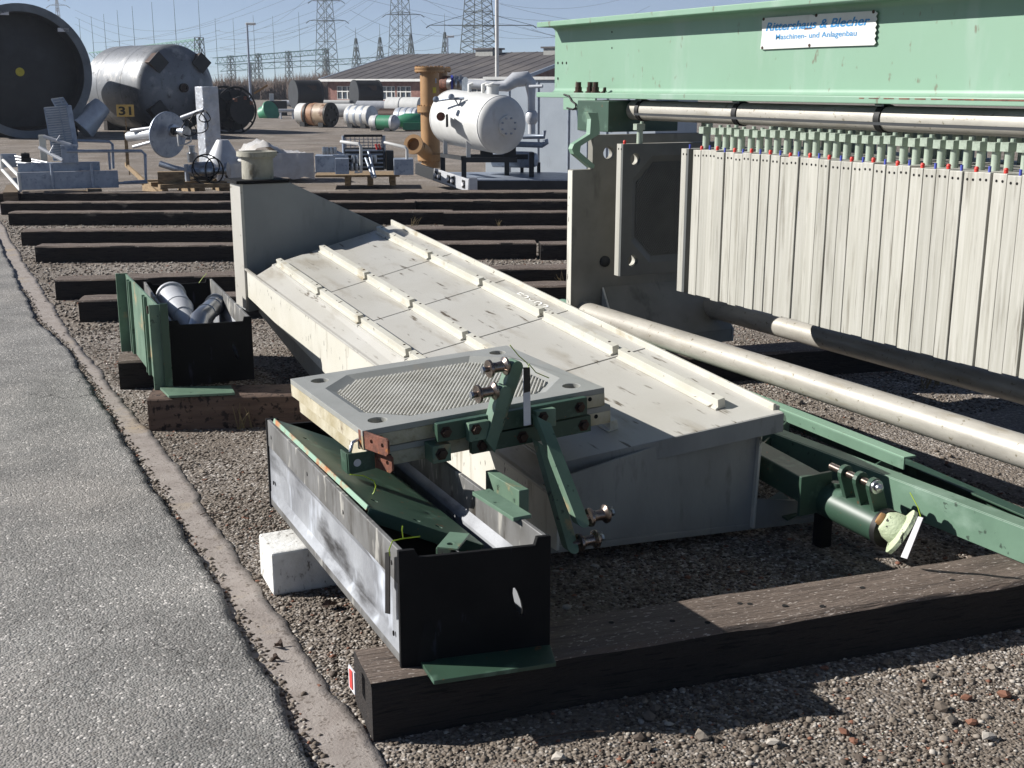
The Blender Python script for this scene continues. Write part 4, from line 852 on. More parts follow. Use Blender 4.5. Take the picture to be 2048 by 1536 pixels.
fax = (rt*.80 - up*.52 - fw*.16).normalized()
MB().lathe(f0 - fax*.05, fax, [(.018, -.02), (.035, -.015), (.052, .01), (.056, .04), (.075, .046), (.088, .050), (.088, .064), (0, .064)], 28).build('flange_boss', mat('cracked pale paint', 'b9c4a4', 'a7b491', rough=.7, scale=9, c4='2c2f24', s4=40, r4=(.60, .62), bump=.3), cy, smooth=35)
MB().lathe(f0 - fax*.075, fax, [(.02, -.012), (.024, 0), (.02, .012)], 16).build('ochre_plug', m_orange, cy, smooth=60)
MB().box(q0 + ax*.06 - Zv*.12, (.05, .05, .17)).build('support_leg', m_dark, cy, bevel=.002)
q = [AX(x, y, 2.86) for x, y in ((1836, 1033), (1846, 1036), (1814, 1118), (1801, 1114))]
tg = tag(MB().prism(q, (.003, 0, 0)).build('hanging_tag', m_tag, bevel=.0006), 'bright white tag hanging in front of the cracked flange', 'tag')
tie([AX(x, y, 2.87) for x, y in ((1843, 1040), (1836, 1015), (1828, 1000), (1820, 985))], 'yellow cable tie over the cracked flange')
# square beam behind the cylinder and flat plate below it
q0, q1 = AX(1530, 925, 2.99), AX(1620, 975, 2.99); d = (q1-q0).normalized()
bm_ = thing('square_beam', 'green square beam running under the trough towards the closing cylinder', 'beam', q1)
MB().bar(q0 - d*1.2, q1 + d*.02, .11, .10).build('tube', m_green2, bm_, bevel=.006)
MB().hexa([q1 + d*x + Vector((y, 0, z)) for z in (-.09, .065) for y in (-.075, .075) for x in (.021, .035)]).build('end_plate', m_green2, bm_, bevel=.002)
q = [G(x, y, .06) for x, y in ((1525, 1010), (1575, 1042), (1605, 1026), (1560, 985))]
tag(MB().prism(q, (0, 0, .008)).build('flat_plate', m_green2), 'pointed dark green flat plate beside the trough foot', 'plate')
# ================================================================== MIDDLE DISTANCE
def pole(T, s, pts, r, m, name, n=10, w=None):
    P = [s.p(*q) for q in pts]; return MB().tube(P, r, n).build(name, m, T, smooth=50)
def sbox(T, s, x0, x1, y0, y1, w0, w1, m, name, bevel=.004):
    return MB().hexa([s.p(x, y, w) for y in (y1, y0) for w in (w0, w1) for x in (x0, x1)]).build(name, m, T, bevel=bevel)
# ---- galvanised frame with stacked gratings
s = Site(130, 380, .19); T = thing('galvanised_trailer', 'galvanised steel frame with tilted stack of gratings, left of the yellow number board', 'steel frame', s.o)
sbox(T, s, 42, 240, 345, 378, 0, .06, m_galv, 'side_beam'); sbox(T, s, 40, 205, 329, 345.5, .15, .30, m_galv, 'upper_beam')
sbox(T, s, 22, 205, 366, 378, 1.2, 1.26, m_galv, 'rear_beam'); sbox(T, s, 2, 34, 318, 345, 1.3, 1.36, m_galv, 'end_panel')
for x in (107, 187): pole(T, s, [(x, 377, -.02), (x, 329, -.02)], .022, m_galv, 'upright_post')
for (a_, b) in (((3, 350, 1.3), (42, 378, 0)), ((6, 330, 1.3), (42, 352, 0)), ((3, 350, 1.3), (3, 322, 1.3)), ((42, 378, 0), (41, 345, 0))): pole(T, s, [a_, b], .026, m_white, 'drawbar_tube')
for i in range(4): pole(T, s, [(34+i*1.0, 320-i*.8+i*7, .9), (100, 330+i*.8+i*2, .35)], .018, m_silver, 'brace_tube')
# tilted stack of gratings
def grating(x0, x1, y0, y1, w, lean, nb):
    P = [s.p(x0+lean, y0, w), s.p(x1+lean, y0-3, w+.02), s.p(x1+2*lean*0+12, y1, w), s.p(x0+10, y1+4, w)]
    a_, b, c, d = P
    MB().prism(P, s.d*.03).build('grating_sheet', m_galv, T)
    th = (b-a_).normalized()
    for i in range(nb+1): q0, q1 = a_.lerp(d, i/nb), b.lerp(c, i/nb); MB().bar(q0 - s.d*.012, q1 - s.d*.012, .024, .014).build('grating_bar', m_silver, T)
    for t_ in (0, .66, 1): MB().bar(a_.lerp(b, t_) - s.d*.02, d.lerp(c, t_) - s.d*.02, .02, .03, s.d).build('grating_edge', m_galv, T)
grating(103, 147, 225, 322, .35, 0, 22); grating(119, 142, 209, 226, .42, 0, 4)
MB().prism([s.p(*q) for q in ((148, 221, .33), (158, 221, .36), (165, 300, .36), (155, 318, .33))], s.d*.25).build('stack_side', m_galv, T, bevel=.004)
sbox(T, s, 129, 162, 295, 329, .02, .30, m_galv, 'bracket_box'); sbox(T, s, 86, 100, 278, 328, .6, .68, m_creamw, 'pale_panel')
for (a_, b) in (((97, 279, .2), (150, 295, .05)), ((86, 300, .3), (131, 324, .02)), ((122, 287, .1), (130, 277, .15)), ((106, 310, .15), (115, 296, .2))): pole(T, s, [a_, b], .028 if a_[0] < 100 else .012, m_silver, 'silver_tube')
pole(T, s, [(164, 289, .5), (230, 292, .5), (236, 297, .5), (234, 345, .5)], .022, m_galv, 'handrail'); pole(T, s, [(140, 306, 0), (292, 308, 0), (299, 315, 0), (297, 366, 0), (250, 369, 0)], .024, m_galv, 'handrail')
pole(T, s, [(240, 369.5, 0), (300, 369.5, 0)], .02, m_galv, 'handrail'); pole(T, s, [(226, 306, .25), (226, 345, .25)], .018, m_galv, 'handrail')
sbox(T, s, 48, 68, 319, 327, .2, .32, m_black, 'valve_base'); MB().lathe(s.p(57, 316, .26), s.r, [(.045, -.06), (.05, 0), (.045, .06)], 14).build('valve', m_black, T, smooth=40)
pole(T, s, [(57, 316, .26), (57, 309, .26)], .014, m_black, 'valve_stem')
for x in (22, 190): MB().hexa([Vector((*(s.p(x, 380, w) + s.r*k).xy, z)) for z in (0, .186) for w in (-.1, 1.4) for k in (-.1, .1)]).build('packing_timber', m_wood2, T)
s2_ = Site(90, 396, 0); tag(MB().hexa([s2_.p(x, y, w) for y in (396, 384) for w in (0, .2) for x in (-60, 185)]).build('pale_beam', m_wood2, bevel=.01), 'pale weathered beam under the galvanised frame', 'timber')
# ---- yellow number board 31
s = Site(261, 350, 0); T = thing('number_board', 'yellow number board on a thin stake reading 31', 'sign', s.o)
sbox(T, s, 243, 277.5, 217, 239.5, 0, .015, m_signy, 'board', .001); MB().hexa([s.p(x, y, w) for y in (350, 239) for w in (.002, .02) for x in (258.3, 260.7)]).build('stake', m_palw, T)
text('lettering', '31', m_ink, s.p(247, 236.8, -.002), s.r, Zv, 17*s.k, T, bold=.03, width=25*s.kx)
# ---- pallet with agitator head
s = Site(330, 392, 0, turn=0); T = thing('wooden_pallet', 'wooden pallet with upright post carrying silver machine parts', 'pallet', s.o)
for w in (0, .5, 1.0):
    MB().hexa([s.p(x+wq*-38, y, wq) for y in (378, 370) for x in (322, 480) for wq in (w, w+.12)]).build('board', m_palw, T)
for x in (325, 400, 472): MB().hexa([s.p(x+k-w*38, y, w) for y in (392, 378.5) for k in (0, 12) for w in (0, 1.1)]).build('runner', m_palw, T)
MB().hexa([s.p(*q) for q in ((318, 398, 0), (322, 398, .06), (246, 352, 2.3), (250, 352, 2.3), (318, 386, 0), (322, 386, .06), (246, 343, 2.3), (250, 343, 2.3))]).build('side_board', m_palw, T)
MB().hexa([s.p(x, y, w) for y in (350, 278) for w in (2.1, 2.2) for x in (250, 257)]).build('post', m_palw, T)
MB().hexa([s.p(x, y, w) for y in (372, 347) for w in (.1, .3) for x in (318, 372)]).build('crate_side', m_palw, T)
s = Site(345, 372, .15); T = thing('agitator_head', 'silver agitator with large grey disc, legs and looped black cables', 'machine', s.o)
dax = (-s.d*.75 + s.r*.62 + Zv*-.06).normalized(); dc = s.p(342, 277, .5)
MB().lathe(dc, dax, [(.36, -.02), (.37, -.01), (.37, .01), (.36, .02)], 40).build('disc', m_galv, T, smooth=35)
for (a_, b, r_) in (((372, 244, .3), (418, 228, .1), .035), ((268, 270, .9), (318, 263, .6), .028), ((270, 302, .9), (312, 290, .6), .028), ((262, 283, 1.1), (320, 274, .6), .085)): pole(T, s, [a_, b], r_, m_silver, 'leg_tube', 14)
MB().lathe(s.p(352, 268, .35), dax, [(.10, 0), (.10, .06), (.06, .07), (.06, .25), (.09, .26), (.09, .34)], 20).build('hub', m_chr2, T, smooth=35)
sbox(T, s, 352, 372, 262, 276, .2, .4, m_black, 'gear_box'); pole(T, s, [(362, 275, .15), (363, 296, .1), (378, 293, .1), (388, 288, .1), (388, 275, .1)], .014, m_white, 'handle')
for j, (cx, cy, r_, w_) in enumerate(((405, 252, 18, .0), (385, 262, 14, .05), (418, 240, 10, .0))):
    MB().tube([s.p(cx + r_*cos(t_) + 3*sin(2*t_), cy + r_*1.1*sin(t_), w_+.05*sin(3*t_)) for t_ in np.linspace(0, 2*pi, 20)], .010, 6).build('cable', m_black, T, smooth=60)
s = Site(400, 372, .1); T = thing('drive_motor', 'shiny steel drive motor with black cables on the pallet in front of the silver cone', 'machine', s.o)
MB().lathe(s.p(413, 345, .1), (s.r*.9 + s.d*-.3 + Zv*.05).normalized(), [(.05, -.5), (.06, -.3), (.13, -.25), (.16, -.12), (.16, .10), (.12, .16), (.06, .18), (.06, .34), (.13, .35), (.13, .39)], 26).build('housing', m_chr2, T, smooth=35)
pole(T, s, [(323, 330, .2), (350, 338, .1), (380, 344, 0), (400, 345, 0)], .05, m_galv, 'feed_tube'); pole(T, s, [(375, 330, 0), (377, 375, 0)], .04, m_galv, 'front_leg')
for (cx, cy, rx, ry) in ((415, 333, 26, 22), (408, 340, 22, 26), (430, 342, 18, 24)): MB().tube([s.p(cx + rx*cos(t_), cy + ry*sin(t_), -.14+.03*sin(2*t_)) for t_ in np.linspace(0, 2*pi, 24)], .012, 6).build('cable', m_black, T, smooth=60)
MB().lathe(s.p(388, 316, .2), Zv, [(.08, -.1), (.09, .05), (.05, .06), (.05, .16), (.08, .17)], 16).build('valve_head', m_chr2, T, smooth=35)
# ---- silver cone, wrapped column, film wrapped crate
s = Site(452, 372, .05); T = thing('silver_cone', 'silver hopper cone standing behind the drive motor', 'hopper', s.p(450, 372, .45))
MB().lathe(s.p(450, 372, .45), Zv, [(.33, 0), (.33, .34), (.33, .36), (.10, .75)], 32).build('shell', m_silver, T, smooth=35)
pole(T, s, [(480, 325, .2), (492, 325, .1), (492, 345, .1)], .035, m_white, 'outlet')
s = Site(425, 345, 0); T = thing('wrapped_column', 'tall foil wrapped column standing behind the silver agitator', 'column', s.o)
MB().hexa([s.p(x, y, w) for y in (330, 183) for w, xs in ((0, (414, 446)), (.35, (399, 432))) for x in xs]).build('foil_wrap', mat('foil', 'c3c6ca', 'a8acb2', rough=.3, metal=.3, scale=6, bump=.8, bs=8, bdist=.06), T, bevel=.02, seg=3)
sbox(T, s, 397, 448, 330, 345, -.05, .4, m_palw, 'wood_base')
s = Site(560, 365, 0); T = thing('film_wrapped_crate', 'crate on the far side of the stub pipe wrapped in milky plastic film', 'crate', s.o)
b_ = MB(); nx, ny = 14, 8; base = []
for j in range(ny+1):
    for i in range(nx+1):
        x = 500 + (628-500)*i/nx; w = .05+1.0*j/ny; t_ = i/nx
        hgt = 305 - 20*max(0, 1-abs(t_-.28)/.35) + 6*t_ + 2.5*sin(i*2.1+j*1.3); 
        if i in (0, nx) or j in (0, ny): hgt += 8
        base.append(s.p(x - w*22, hgt, w))
b_.add(base, [(j*(nx+1)+i, j*(nx+1)+i+1, (j+1)*(nx+1)+i+1, (j+1)*(nx+1)+i) for j in range(ny) for i in range(nx)]); b_.build('film', m_film, T, smooth=60)
MB().hexa([s.p(x - w*22, y, w) for y in (352, 312) for w in (.06, 1.04) for x in (502, 626)]).build('crate_body', m_palw, T, bevel=.01)
b_ = MB(); base = [s.p(500 + 130*i/12, y + (3*sin(i*1.7) if k else 0), .03 - .03*(i % 2) - .08*k) for k, y in enumerate((309, 330, 356)) for i in range(13)]
b_.add(base, [(k*13+i, k*13+i+1, k*13+14+i, k*13+13+i) for k in range(2) for i in range(12)]); b_.build('film_skirt', m_film, T, smooth=60)
# ---- galvanised machine on a pallet
s = Site(730, 372, .12); T = thing('galvanised_machine', 'low galvanised machine with handrails and dark top bar, left of the ochre column', 'machine', s.o)
sbox(T, s, 631, 698, 316, 348, .3, .8, m_galv, 'left_tank'); sbox(T, s, 672, 699, 319, 348, -.12, .3, m_galv, 'left_cover'); sbox(T, s, 789, 828, 321, 351, -.05, .4, m_galv, 'right_cover')
sbox(T, s, 690, 770, 302, 345, .35, .6, m_dkgrey, 'core'); sbox(T, s, 690, 768, 277, 281.5, .55, .66, m_black, 'top_bar'); sbox(T, s, 775, 790, 308, 346, .4, .7, m_dkgrey, 'side_body')
for i in range(5): pole(T, s, [(692, 306+i*8, .3), (768, 306+i*8, .3)], .014, m_galv, 'core_rail')
for i in range(9): pole(T, s, [(694+i*9, 282, .6), (694+i*9, 305, .6)], .006, m_galv, 'guard_wire')
for i in range(3): pole(T, s, [(692, 286+i*6, .6), (768, 286+i*6, .6)], .006, m_galv, 'guard_wire')
for x in (689, 771): pole(T, s, [(x, 345, .6), (x, 279, .6)], .03, m_galv, 'upright')
pole(T, s, [(684, 289, .3), (720, 292, 0), (724, 297, 0), (723, 346, 0), (710, 345, 0)], .026, m_white, 'handrail'); pole(T, s, [(772, 291, .3), (812, 298, 0), (816, 303, 0), (815, 351, 0), (792, 344, .1)], .026, m_white, 'handrail')
for a_, b in (((739, 308, .2), (751, 354, -.2)), ((733, 320, .2), (746, 354, -.2)), ((660, 302, .3), (690, 314, .2)), ((668, 314, .1), (692, 315, .1))): pole(T, s, [a_, b], .022, m_galv, 'strut')
for i, x in enumerate((650, 656, 664, 672, 708, 716, 744, 752, 705, 714)): MB().lathe(s.p(x, 306 if i < 4 else (322 if i < 8 else 338), .25), Zv, [(.03, -.06), (.035, 0), (.03, .06)], 10).build('fitting', m_chr2, T, smooth=40)
for x in (757, 763): pole(T, s, [(x, 304, .3), (x-3, 294, .3)], .018, m_redtag, 'red_lever')
s = Site(740, 378, 0); T = thing('low_pallet', 'dark wooden pallet under the galvanised machine', 'pallet', s.o)
sbox(T, s, 632, 800, 351, 355, 0, .9, m_palw, 'deck'); 
for x in (690, 735, 780): sbox(T, s, x, x+12, 355.3, 372, 0, .9, m_palw, 'runner')

# ---- tank skid
s = Site(985, 384, .05); kk = s.k
SK = thing('skid_frame', 'grey steel skid frame carrying the white tank and ochre column', 'frame', s.o)
def f(x, y, w=0.): return s.p(x, y, w)
MB().hexa([f(*q) for q in ((936, 385, 0), (1180, 385, .0), (936, 385, .1), (1180, 385, .1), (936, 362, 0), (1180, 362, 0), (936, 362, .1), (1180, 362, .1))]).build('front_beam', m_dkgrey, SK, bevel=.004)
e0, e1 = f(936, 373, 0.), f(822, 352, 1.6); MB().bar(e0, e1, .06, .19).build('side_beam', m_dkgrey, SK, bevel=.004)
MB().prism([f(936, 362.5, .0), f(1180, 362.5, .0), f(1180, 362.5, 1.7), f(826, 362.5, 1.7)], (0, 0, .02)).build('deck', m_galv, SK)
e0, e1 = f(938, 371, -.06), f(864, 358, .95); d = (e1-e0)
fr = MB().bar(e0, e1, .03, .20).build('junction_rack', m_silver, SK, bevel=.003)
for t_ in (.12, .42, .55, .82, .93):
    c = e0 + d*t_; nn_ = d.cross(Zv).normalized(); nn_ = nn_ if nn_.dot(CAM-c) > 0 else -nn_
    MB().box(c + nn_*.018, (.09, .012, .13), (d.normalized(), nn_, Zv)).build('rack_window', m_black, SK); MB().cyl(c + nn_*.02, c + nn_*.05, .03, n=12).build('lamp_eye', m_tag, SK)
sbox(SK, s, 938, 955, 356, 384, -.10, -.07, m_silver, 'end_box')
for x, w_ in ((875, 1.2), (922, .35), (1010, .9), (1060, .5)): sbox(SK, s, x, x+10, 318 if x < 1000 else 312, 361, w_, w_+.12, m_dkgrey, 'leg')
MB().bar(f(880, 322, 1.2), f(926, 322, .35), .08, .06).build('saddle_beam', m_dkgrey, SK); MB().bar(f(926, 325, .35), f(1035, 325, .35), .08, .08).build('saddle_beam', m_dkgrey, SK)
MB().bar(f(930, 325, 1.2), f(1060, 325, 1.2), .08, .08).build('saddle_beam', m_dkgrey, SK)
for x, y0_, w_ in ((886, 275, 1.1), (936, 278, .35)): sbox(SK, s, x-4, x+5, y0_, 322, w_, w_+.05, m_white, 'saddle_post')
for x, w_ in ((960, .5), (1008, .9)): sbox(SK, s, x, x+26, 290, 325, w_, w_+.05, m_dkgrey, 'saddle_plate')
# white tank
TK = thing('white_tank', 'white horizontal pressure tank with bolted manhole on the skid', 'tank', f(960, 300, .7))
c1 = f(1002, 257, .15); c0 = f(903, 247, 1.4); ax = (c1-c0).normalized(); Lh = (c1-c0).length; R = 57*kk
MB().lathe(c0, ax, [(0, -.17), (R*.5, -.13), (R*.85, -.06), (R, 0)] + [(R, Lh*.5), (R, Lh)] + [(R*cos(t_), Lh + R*.42*sin(t_)) for t_ in (.25, .5, .75, 1.0, 1.25, 1.45)] + [(0, Lh+R*.42)], 48).build('shell', m_white, TK, smooth=35)
for h in (.0, Lh): MB().lathe(c0 + ax*h, ax, [(R+.004, -.012), (R+.004, .012)], 48).build('weld_band', m_white, TK, smooth=35)
mc = c0 + ax*(Lh+R*.40)
MB().lathe(mc, ax, [(R*.36, -.05), (R*.36, .035), (R*.28, .04), (0, .042)], 28).build('manhole', m_white, TK, smooth=35)
bx, by, _ = basis(ax)
for i in range(8): c = mc + (bx*cos(i*pi/4+.4) + by*sin(i*pi/4+.4))*(R*.28); MB().cyl(c + ax*.03, c + ax*.06, .016, n=8).build('manhole_bolt', m_galv, TK)
for x, w_ in ((938, .9), (966, .7), (980, .6)): pole(TK, s, [(x, 200, w_), (x, 182, w_), (x+8, 180, w_)], .03, m_white, 'top_nozzle')
MB().lathe(f(986, 196, .55), Zv, [(.10, -.1), (.10, .10), (.12, .105), (.12, .13)], 18).build('dome_nozzle', m_white, TK, smooth=35)
pole(TK, s, [(869, 213, .75), (897, 209, .55), (928, 208, .45)], .022, m_galv, 'gauge_pipe'); pole(TK, s, [(910, 209, .5), (917, 222, .5), (923, 210, .45)], .014, m_galv, 'gauge_bracket')
for x, y in ((872, 210), (903, 205)): MB().lathe(f(x, y, .5), -s.d, [(.05, 0), (.05, .07), (.03, .08)], 12).build('gauge', m_galv, TK, smooth=35)
MB().lathe(f(882, 242, .35), -s.d, [(.06, -.25), (.06, .02), (.07, .03), (.07, .06)], 14).build('side_nozzle', m_rust, TK, smooth=35); sbox(TK, s, 892, 896, 238, 262, .3, .5, m_dkgrey, 'name_plate')
# ochre column
OC = thing('ochre_column', 'tall ochre flanged column with an open angled branch, beside the white tank', 'column', f(860, 345, 1.6))
s = Site(862, 350, .05); oz = lambda y: s.p(862, y, .9)
ob, ot = oz(342), oz(149); Hc = ot.z-ob.z; Rr = 19.5*s.k
def flange(o, ax, r, m, T, n=20): 
    q = MB().lathe(o, ax, [(r, -.03), (r, .03)], 32).build('flange', m, T, smooth=35); x_, y_, z_ = basis(ax)
    b_ = MB()
    for i in range(n): c = o + (x_*cos(2*pi*i/n)+y_*sin(2*pi*i/n))*(r*.9); b_.cyl(c - z_*.055, c + z_*.05, .014, n=6)
    b_.build('flange_bolts', m, q)
MB().cyl(ob, ot, Rr, n=36).build('barrel', m_orange, OC, smooth=40)
for y, r in ((152, 1.55), (149, 1.55), (224, 1.35), (230, 1.35), (318, 1.4), (324, 1.4)): flange(oz(y), Zv, Rr*r, m_orange, OC)
pole(OC, s, [(858, 317, .85), (838, 297, .35)], .13, m_orange, 'branch', 22); q = s.p(828, 286, .1); dd = (s.p(824, 290, .0)-s.p(852, 312, .75)).normalized()
MB().lathe(s.p(829, 293, .15), dd, [(.135, -.2), (.135, .0), (.19, .01), (.19, .05), (.12, .051), (.12, -.1), (0, -.1)], 26).build('branch_mouth', m_orange, OC, smooth=35)
MB().cyl(s.p(880, 150, 1.5), s.p(880, 240, 1.5), Rr*1.0, n=30).build('rear_barrel', m_orange, OC, smooth=40); flange(s.p(880, 150, 1.5), Zv, Rr*1.4, m_orange, OC)
pole(OC, s, [(880, 178, 1.5), (905, 178, 1.3)], .15, m_rust, 'side_branch', 22); pole(OC, s, [(905, 178, 1.3), (935, 180, 1.1)], .15, m_chr2, 'expansion_joint', 22)
for x in (908, 916, 926): MB().lathe(s.p(x, 178.5, 1.25-(x-908)*.006), s.r, [(.175, -.02), (.175, .02)], 24).build('joint_ring', m_blue if x == 908 else m_chr2, OC, smooth=35)
sbox(OC, s, 864, 876, 168, 177, .75, .8, m_galv, 'gauge_box'); sbox(OC, s, 868, 875, 185, 196, .72, .78, m_yel, 'valve_box')
# grey piping behind the tank
s = Site(1060, 372, .05); GP = thing('vent_duct', 'pale grey bent vent duct and pipes behind the white tank', 'pipework', s.o)
pole(GP, s, [(935, 180, .9), (990, 184, .7), (1010, 184, .7), (1028, 172, .7), (1052, 170, .7), (1060, 178, .7), (1062, 205, .7), (1063, 276, .7)], [.08, .08, .10, .13, .13, .10, .065, .065], m_silver, 'duct', 20)
pole(GP, s, [(1058, 185, .3), (1084, 184, .2)], .03, m_silver, 'rod'); MB().lathe(s.p(1063, 244, .7), Zv, [(.065, -.12), (.11, -.06), (.11, .06), (.065, .12)], 20).build('duct_collar', m_silver, GP, smooth=40)
pole(GP, s, [(1030, 294, .3), (1084, 295, .2), (1092, 290, .2), (1090, 284, .2)], .05, m_galv, 'low_pipe'); pole(GP, s, [(1045, 281, .5), (1088, 280, .4), (1088, 268, .4)], .04, m_galv, 'low_pipe')
MB().lathe(s.p(1030, 324, .4), (s.r*.95-s.d*.3).normalized(), [(.0, -.45), (.14, -.4), (.14, .30), (.11, .38), (.0, .42)], 24).build('lower_vessel', m_galv, GP, smooth=40)
for x in (1040, 1074): sbox(GP, s, x, x+7, 330, 356, .4, .5, m_dkgrey, 'vessel_leg')
# container
s = Site(1110, 368, .02, turn=26); CT = thing('grey_container', 'white and grey steel cabin standing behind the tank skid', 'container', s.p(1110, 368, 1.4))
MB().hexa([s.p(x, y, w) for y in (368, 171) for w in (1.4, 3.6) for x in (862, 1260)]).build('box', mat('pale blue grey cabin paint', 'a7b0b8', '9ba4ad', rough=.5, scale=2, c3='8d939a', s3=3, r3=(.58, .78), st3=(2, 2, .4)), CT, bevel=.01)
MB().hexa([s.p(x, y, w) for y in (171, 165) for w in (1.36, 3.64) for x in (859, 1263)]).build('roof_edge', m_white, CT)
for x in (920, 990, 1062, 1106, 1150, 1196): sbox(CT, s, x, x+1.5, 174, 366, 1.385, 1.399, m_galv, 'panel_joint', 0)
pole(CT, s, [(1083, 206, 1.3), (1092, 262, 1.3), (1096, 270, 1.3), (1112, 272, 1.3)], .02, m_galv, 'conduit')
for x in (1097, 1106): pole(CT, s, [(x, 272, 1.3), (x, 248, 1.3)], .012, m_galv, 'conduit_stub')
sbox(CT, s, 1078, 1085, 190, 206, 1.28, 1.38, m_black, 'lamp_box'); sbox(CT, s, 1150, 1154, 252, 268, 1.36, 1.385, m_galv, 'door_handle')
# ================================================================== FAR YARD
# ---- big dark open ring tank, left
s = Site(62, 276); T = thing('dark_tank', 'huge dark grey cylindrical tank at the left edge with a yellow dot on its end', 'tank', s.o)
R = 127*s.k; c = s.p(62, 150, 0); ax = (s.d*.97 + s.r*-.22).normalized(); c.z = R+.02
MB().lathe(c, ax, [(R*.899, .95), (R*.899, .02), (R, .02), (R, 5.5), (R*.9, 5.9), (0, 6.2)], 64, False).build('shell', m_dkgrey, T, smooth=35)
MB().lathe(c, ax, [(R*.90, .25), (R*.90, -.05), (R*1.02, -.05), (R*1.02, .12), (R, .14)], 64, False).build('rim', mat('worn grey rim', '6d747a', '545b61', rough=.6, scale=1.5), T, smooth=35)
MB().lathe(c, ax, [(R*.899, .9), (R*.6, .75), (0, .7)], 64, False).build('end_plate', m_dkgrey, T, smooth=35)
MB().lathe(c + ax*.66, ax, [(.14, 0), (.14, .03)], 20).build('yellow_dot', m_yel, T)
for a_ in (.1, 1.15): 
    x_, y_, z_ = basis(ax); q = c + (x_*cos(a_+1.2)+y_*sin(a_+1.2))*(R*.90); MB().box(q - ax*.02, (.35, .06, .12), (x_, z_, y_)).build('tab_plate', m_tag, T)
for w in (.8, 4.5): MB().hexa([c + ax*(w+k) + s.r*(x*R) + Vector((0, 0, z-c.z)) for z in (0, .35) for k in (0, .3) for x in (-.8, .8)]).build('saddle', m_wood, T)
# ---- stainless tank
s = Site(330, 268); T = thing('stainless_tank', 'large stainless tank with dished end and square legs, behind the number board', 'tank', s.o)
ax = (-s.d*.88 + s.r*.47).normalized(); hc = s.p(356, 182, 1.2); R = 86*s.k; hc.z = R*1.04
MB().lathe(hc, ax, [(0, -4.6), (R*.7, -4.4), (R, -4.0), (R, -3.1), (R*1.004, -3.1), (R*1.004, -3.06), (R, -3.06), (R, -1.2), (R*1.004, -1.2), (R*1.004, -1.16), (R, -1.16), (R, 0)] + [(R*cos(t_), R*.40*sin(t_)) for t_ in (.2, .4, .65, .9, 1.15, 1.4)] + [(0, R*.4)], 72).build('shell', m_stain, T, smooth=35)
x_, y_, _ = basis(ax); e = hc + ax*(R*.4)
MB().lathe(e, ax, [(.16, -.05), (.16, .12), (.10, .121), (.10, .05), (0, .05)], 20).build('outlet', m_bolt, T, smooth=35)
for (px_, py_) in ((314, 122), (424, 130), (306, 240), (420, 245)):
    rr = ((px_-373)/84., (183-py_)/84.); L_ = hypot(*rr); rr = (rr[0]*min(1, .80/L_), rr[1]*min(1, .80/L_))
    hx = ax.cross(Zv).normalized(); hx = hx if hx.dot(s.r) > 0 else -hx
    q = hc + hx*(rr[0]*R) + Zv*(rr[1]*R); rad = (hx*rr[0]+Zv*rr[1]).normalized(); tn = ax.cross(rad)
    lg = MB().box(q + ax*(.15), (.5, .5, .8), (rad, tn, ax)).build('leg', m_bolt, T, bevel=.04); MB().box(q + ax*(.56), (.54, .54, .04), (rad, tn, ax)).build('foot', m_dkgrey, lg)
for w in (-4., -.9): MB().hexa([hc + ax*(w+k) + ax.cross(Zv).normalized()*(x*R) + Vector((0, 0, z-hc.z)) for z in (0, .45) for k in (0, .3) for x in (-.6, .6)]).build('saddle', m_wood, T)
q = s.p(186, 232, -1.5); MB().lathe(Vector((q.x, q.y, .55)), (s.r*.55+s.d*.2+Zv*.55).normalized(), [(.5, -.4), (.32, .7), (.3, .72)], 24).build('branch_cone', m_silver, T, smooth=40)
# ---- black flanged vessel with ring
s = Site(485, 268); T = thing('black_vessel', 'black vessel with large open ring flange right of the wrapped column', 'vessel', s.o)
ax = (-s.d*.85 + s.r*.5).normalized(); R = 45*s.k; c = s.p(478, 222, .6); c.z = R*1.02
MB().lathe(c, ax, [(R*.9, -1.6), (R*.9, -.2), (R*.5, -.15), (R*.5, .25), (R*.62, .26), (R*.62, .34), (R*.3, .35)], 36).build('body', m_black, T, smooth=35)
x_, y_, _ = basis(ax)
for h, k in ((-.1, 1.0), (-.9, 1.02)): MB().tube([c + ax*h + (x_*cos(t_)+y_*sin(t_))*(R*k) for t_ in np.linspace(0, 2*pi, 41)[:-1]], .035, 8, closed=True).build('ring', m_black, T, smooth=60)
for i in range(10): t_ = i*2*pi/10; q = c + (x_*cos(t_)+y_*sin(t_))*(R*.5); MB().cyl(q - ax*.05, c - ax*.1 + (x_*cos(t_)+y_*sin(t_))*R, .03, n=8).build('spoke', m_black, T)
for t_ in (.6, 1.3, 2.2): q = c + ax*.3 + (x_*cos(t_)+y_*sin(t_))*(R*.55); MB().box(q, (.12, .12, .12), (x_, y_, ax)).build('rust_lug', m_rust, T)
q = s.p(512, 192, 0.2); MB().bar(q, q + s.r*.5 + Zv*.3, .07, .07).build('ochre_handle', m_orange, T)
# ---- small things beyond
s = Site(545, 236); T = thing('green_valve', 'green valve body beside a dark box in front of the bushes', 'valve', s.o)
MB().lathe(s.p(535, 226, 0), (s.r*.6-s.d*.6+Zv*.3), [(.2, -.5), (.42, -.3), (.42, .2), (.55, .22), (.55, .32)], 20).build('body', m_gvess, T, smooth=40)
s = Site(556, 232); T = thing('dark_box', 'dark steel box with white cap behind the green valve', 'box', s.o)
sbox(T, s, 540, 575, 204, 232, .5, 2.2, m_dkgrey, 'body'); sbox(T, s, 540, 549, 190, 204, 1, 1.5, m_white, 'white_cap')
s = Site(580, 238); T = thing('pipe_trestle', 'pale pipe trestle left of the brown exchanger', 'trestle', s.o)
pole(T, s, [(558, 222, 0), (592, 222, 0)], .09, m_silver, 'beam'); 
for x in (562, 586): pole(T, s, [(x, 222, 0), (x, 238, 0)], .05, m_silver, 'leg')
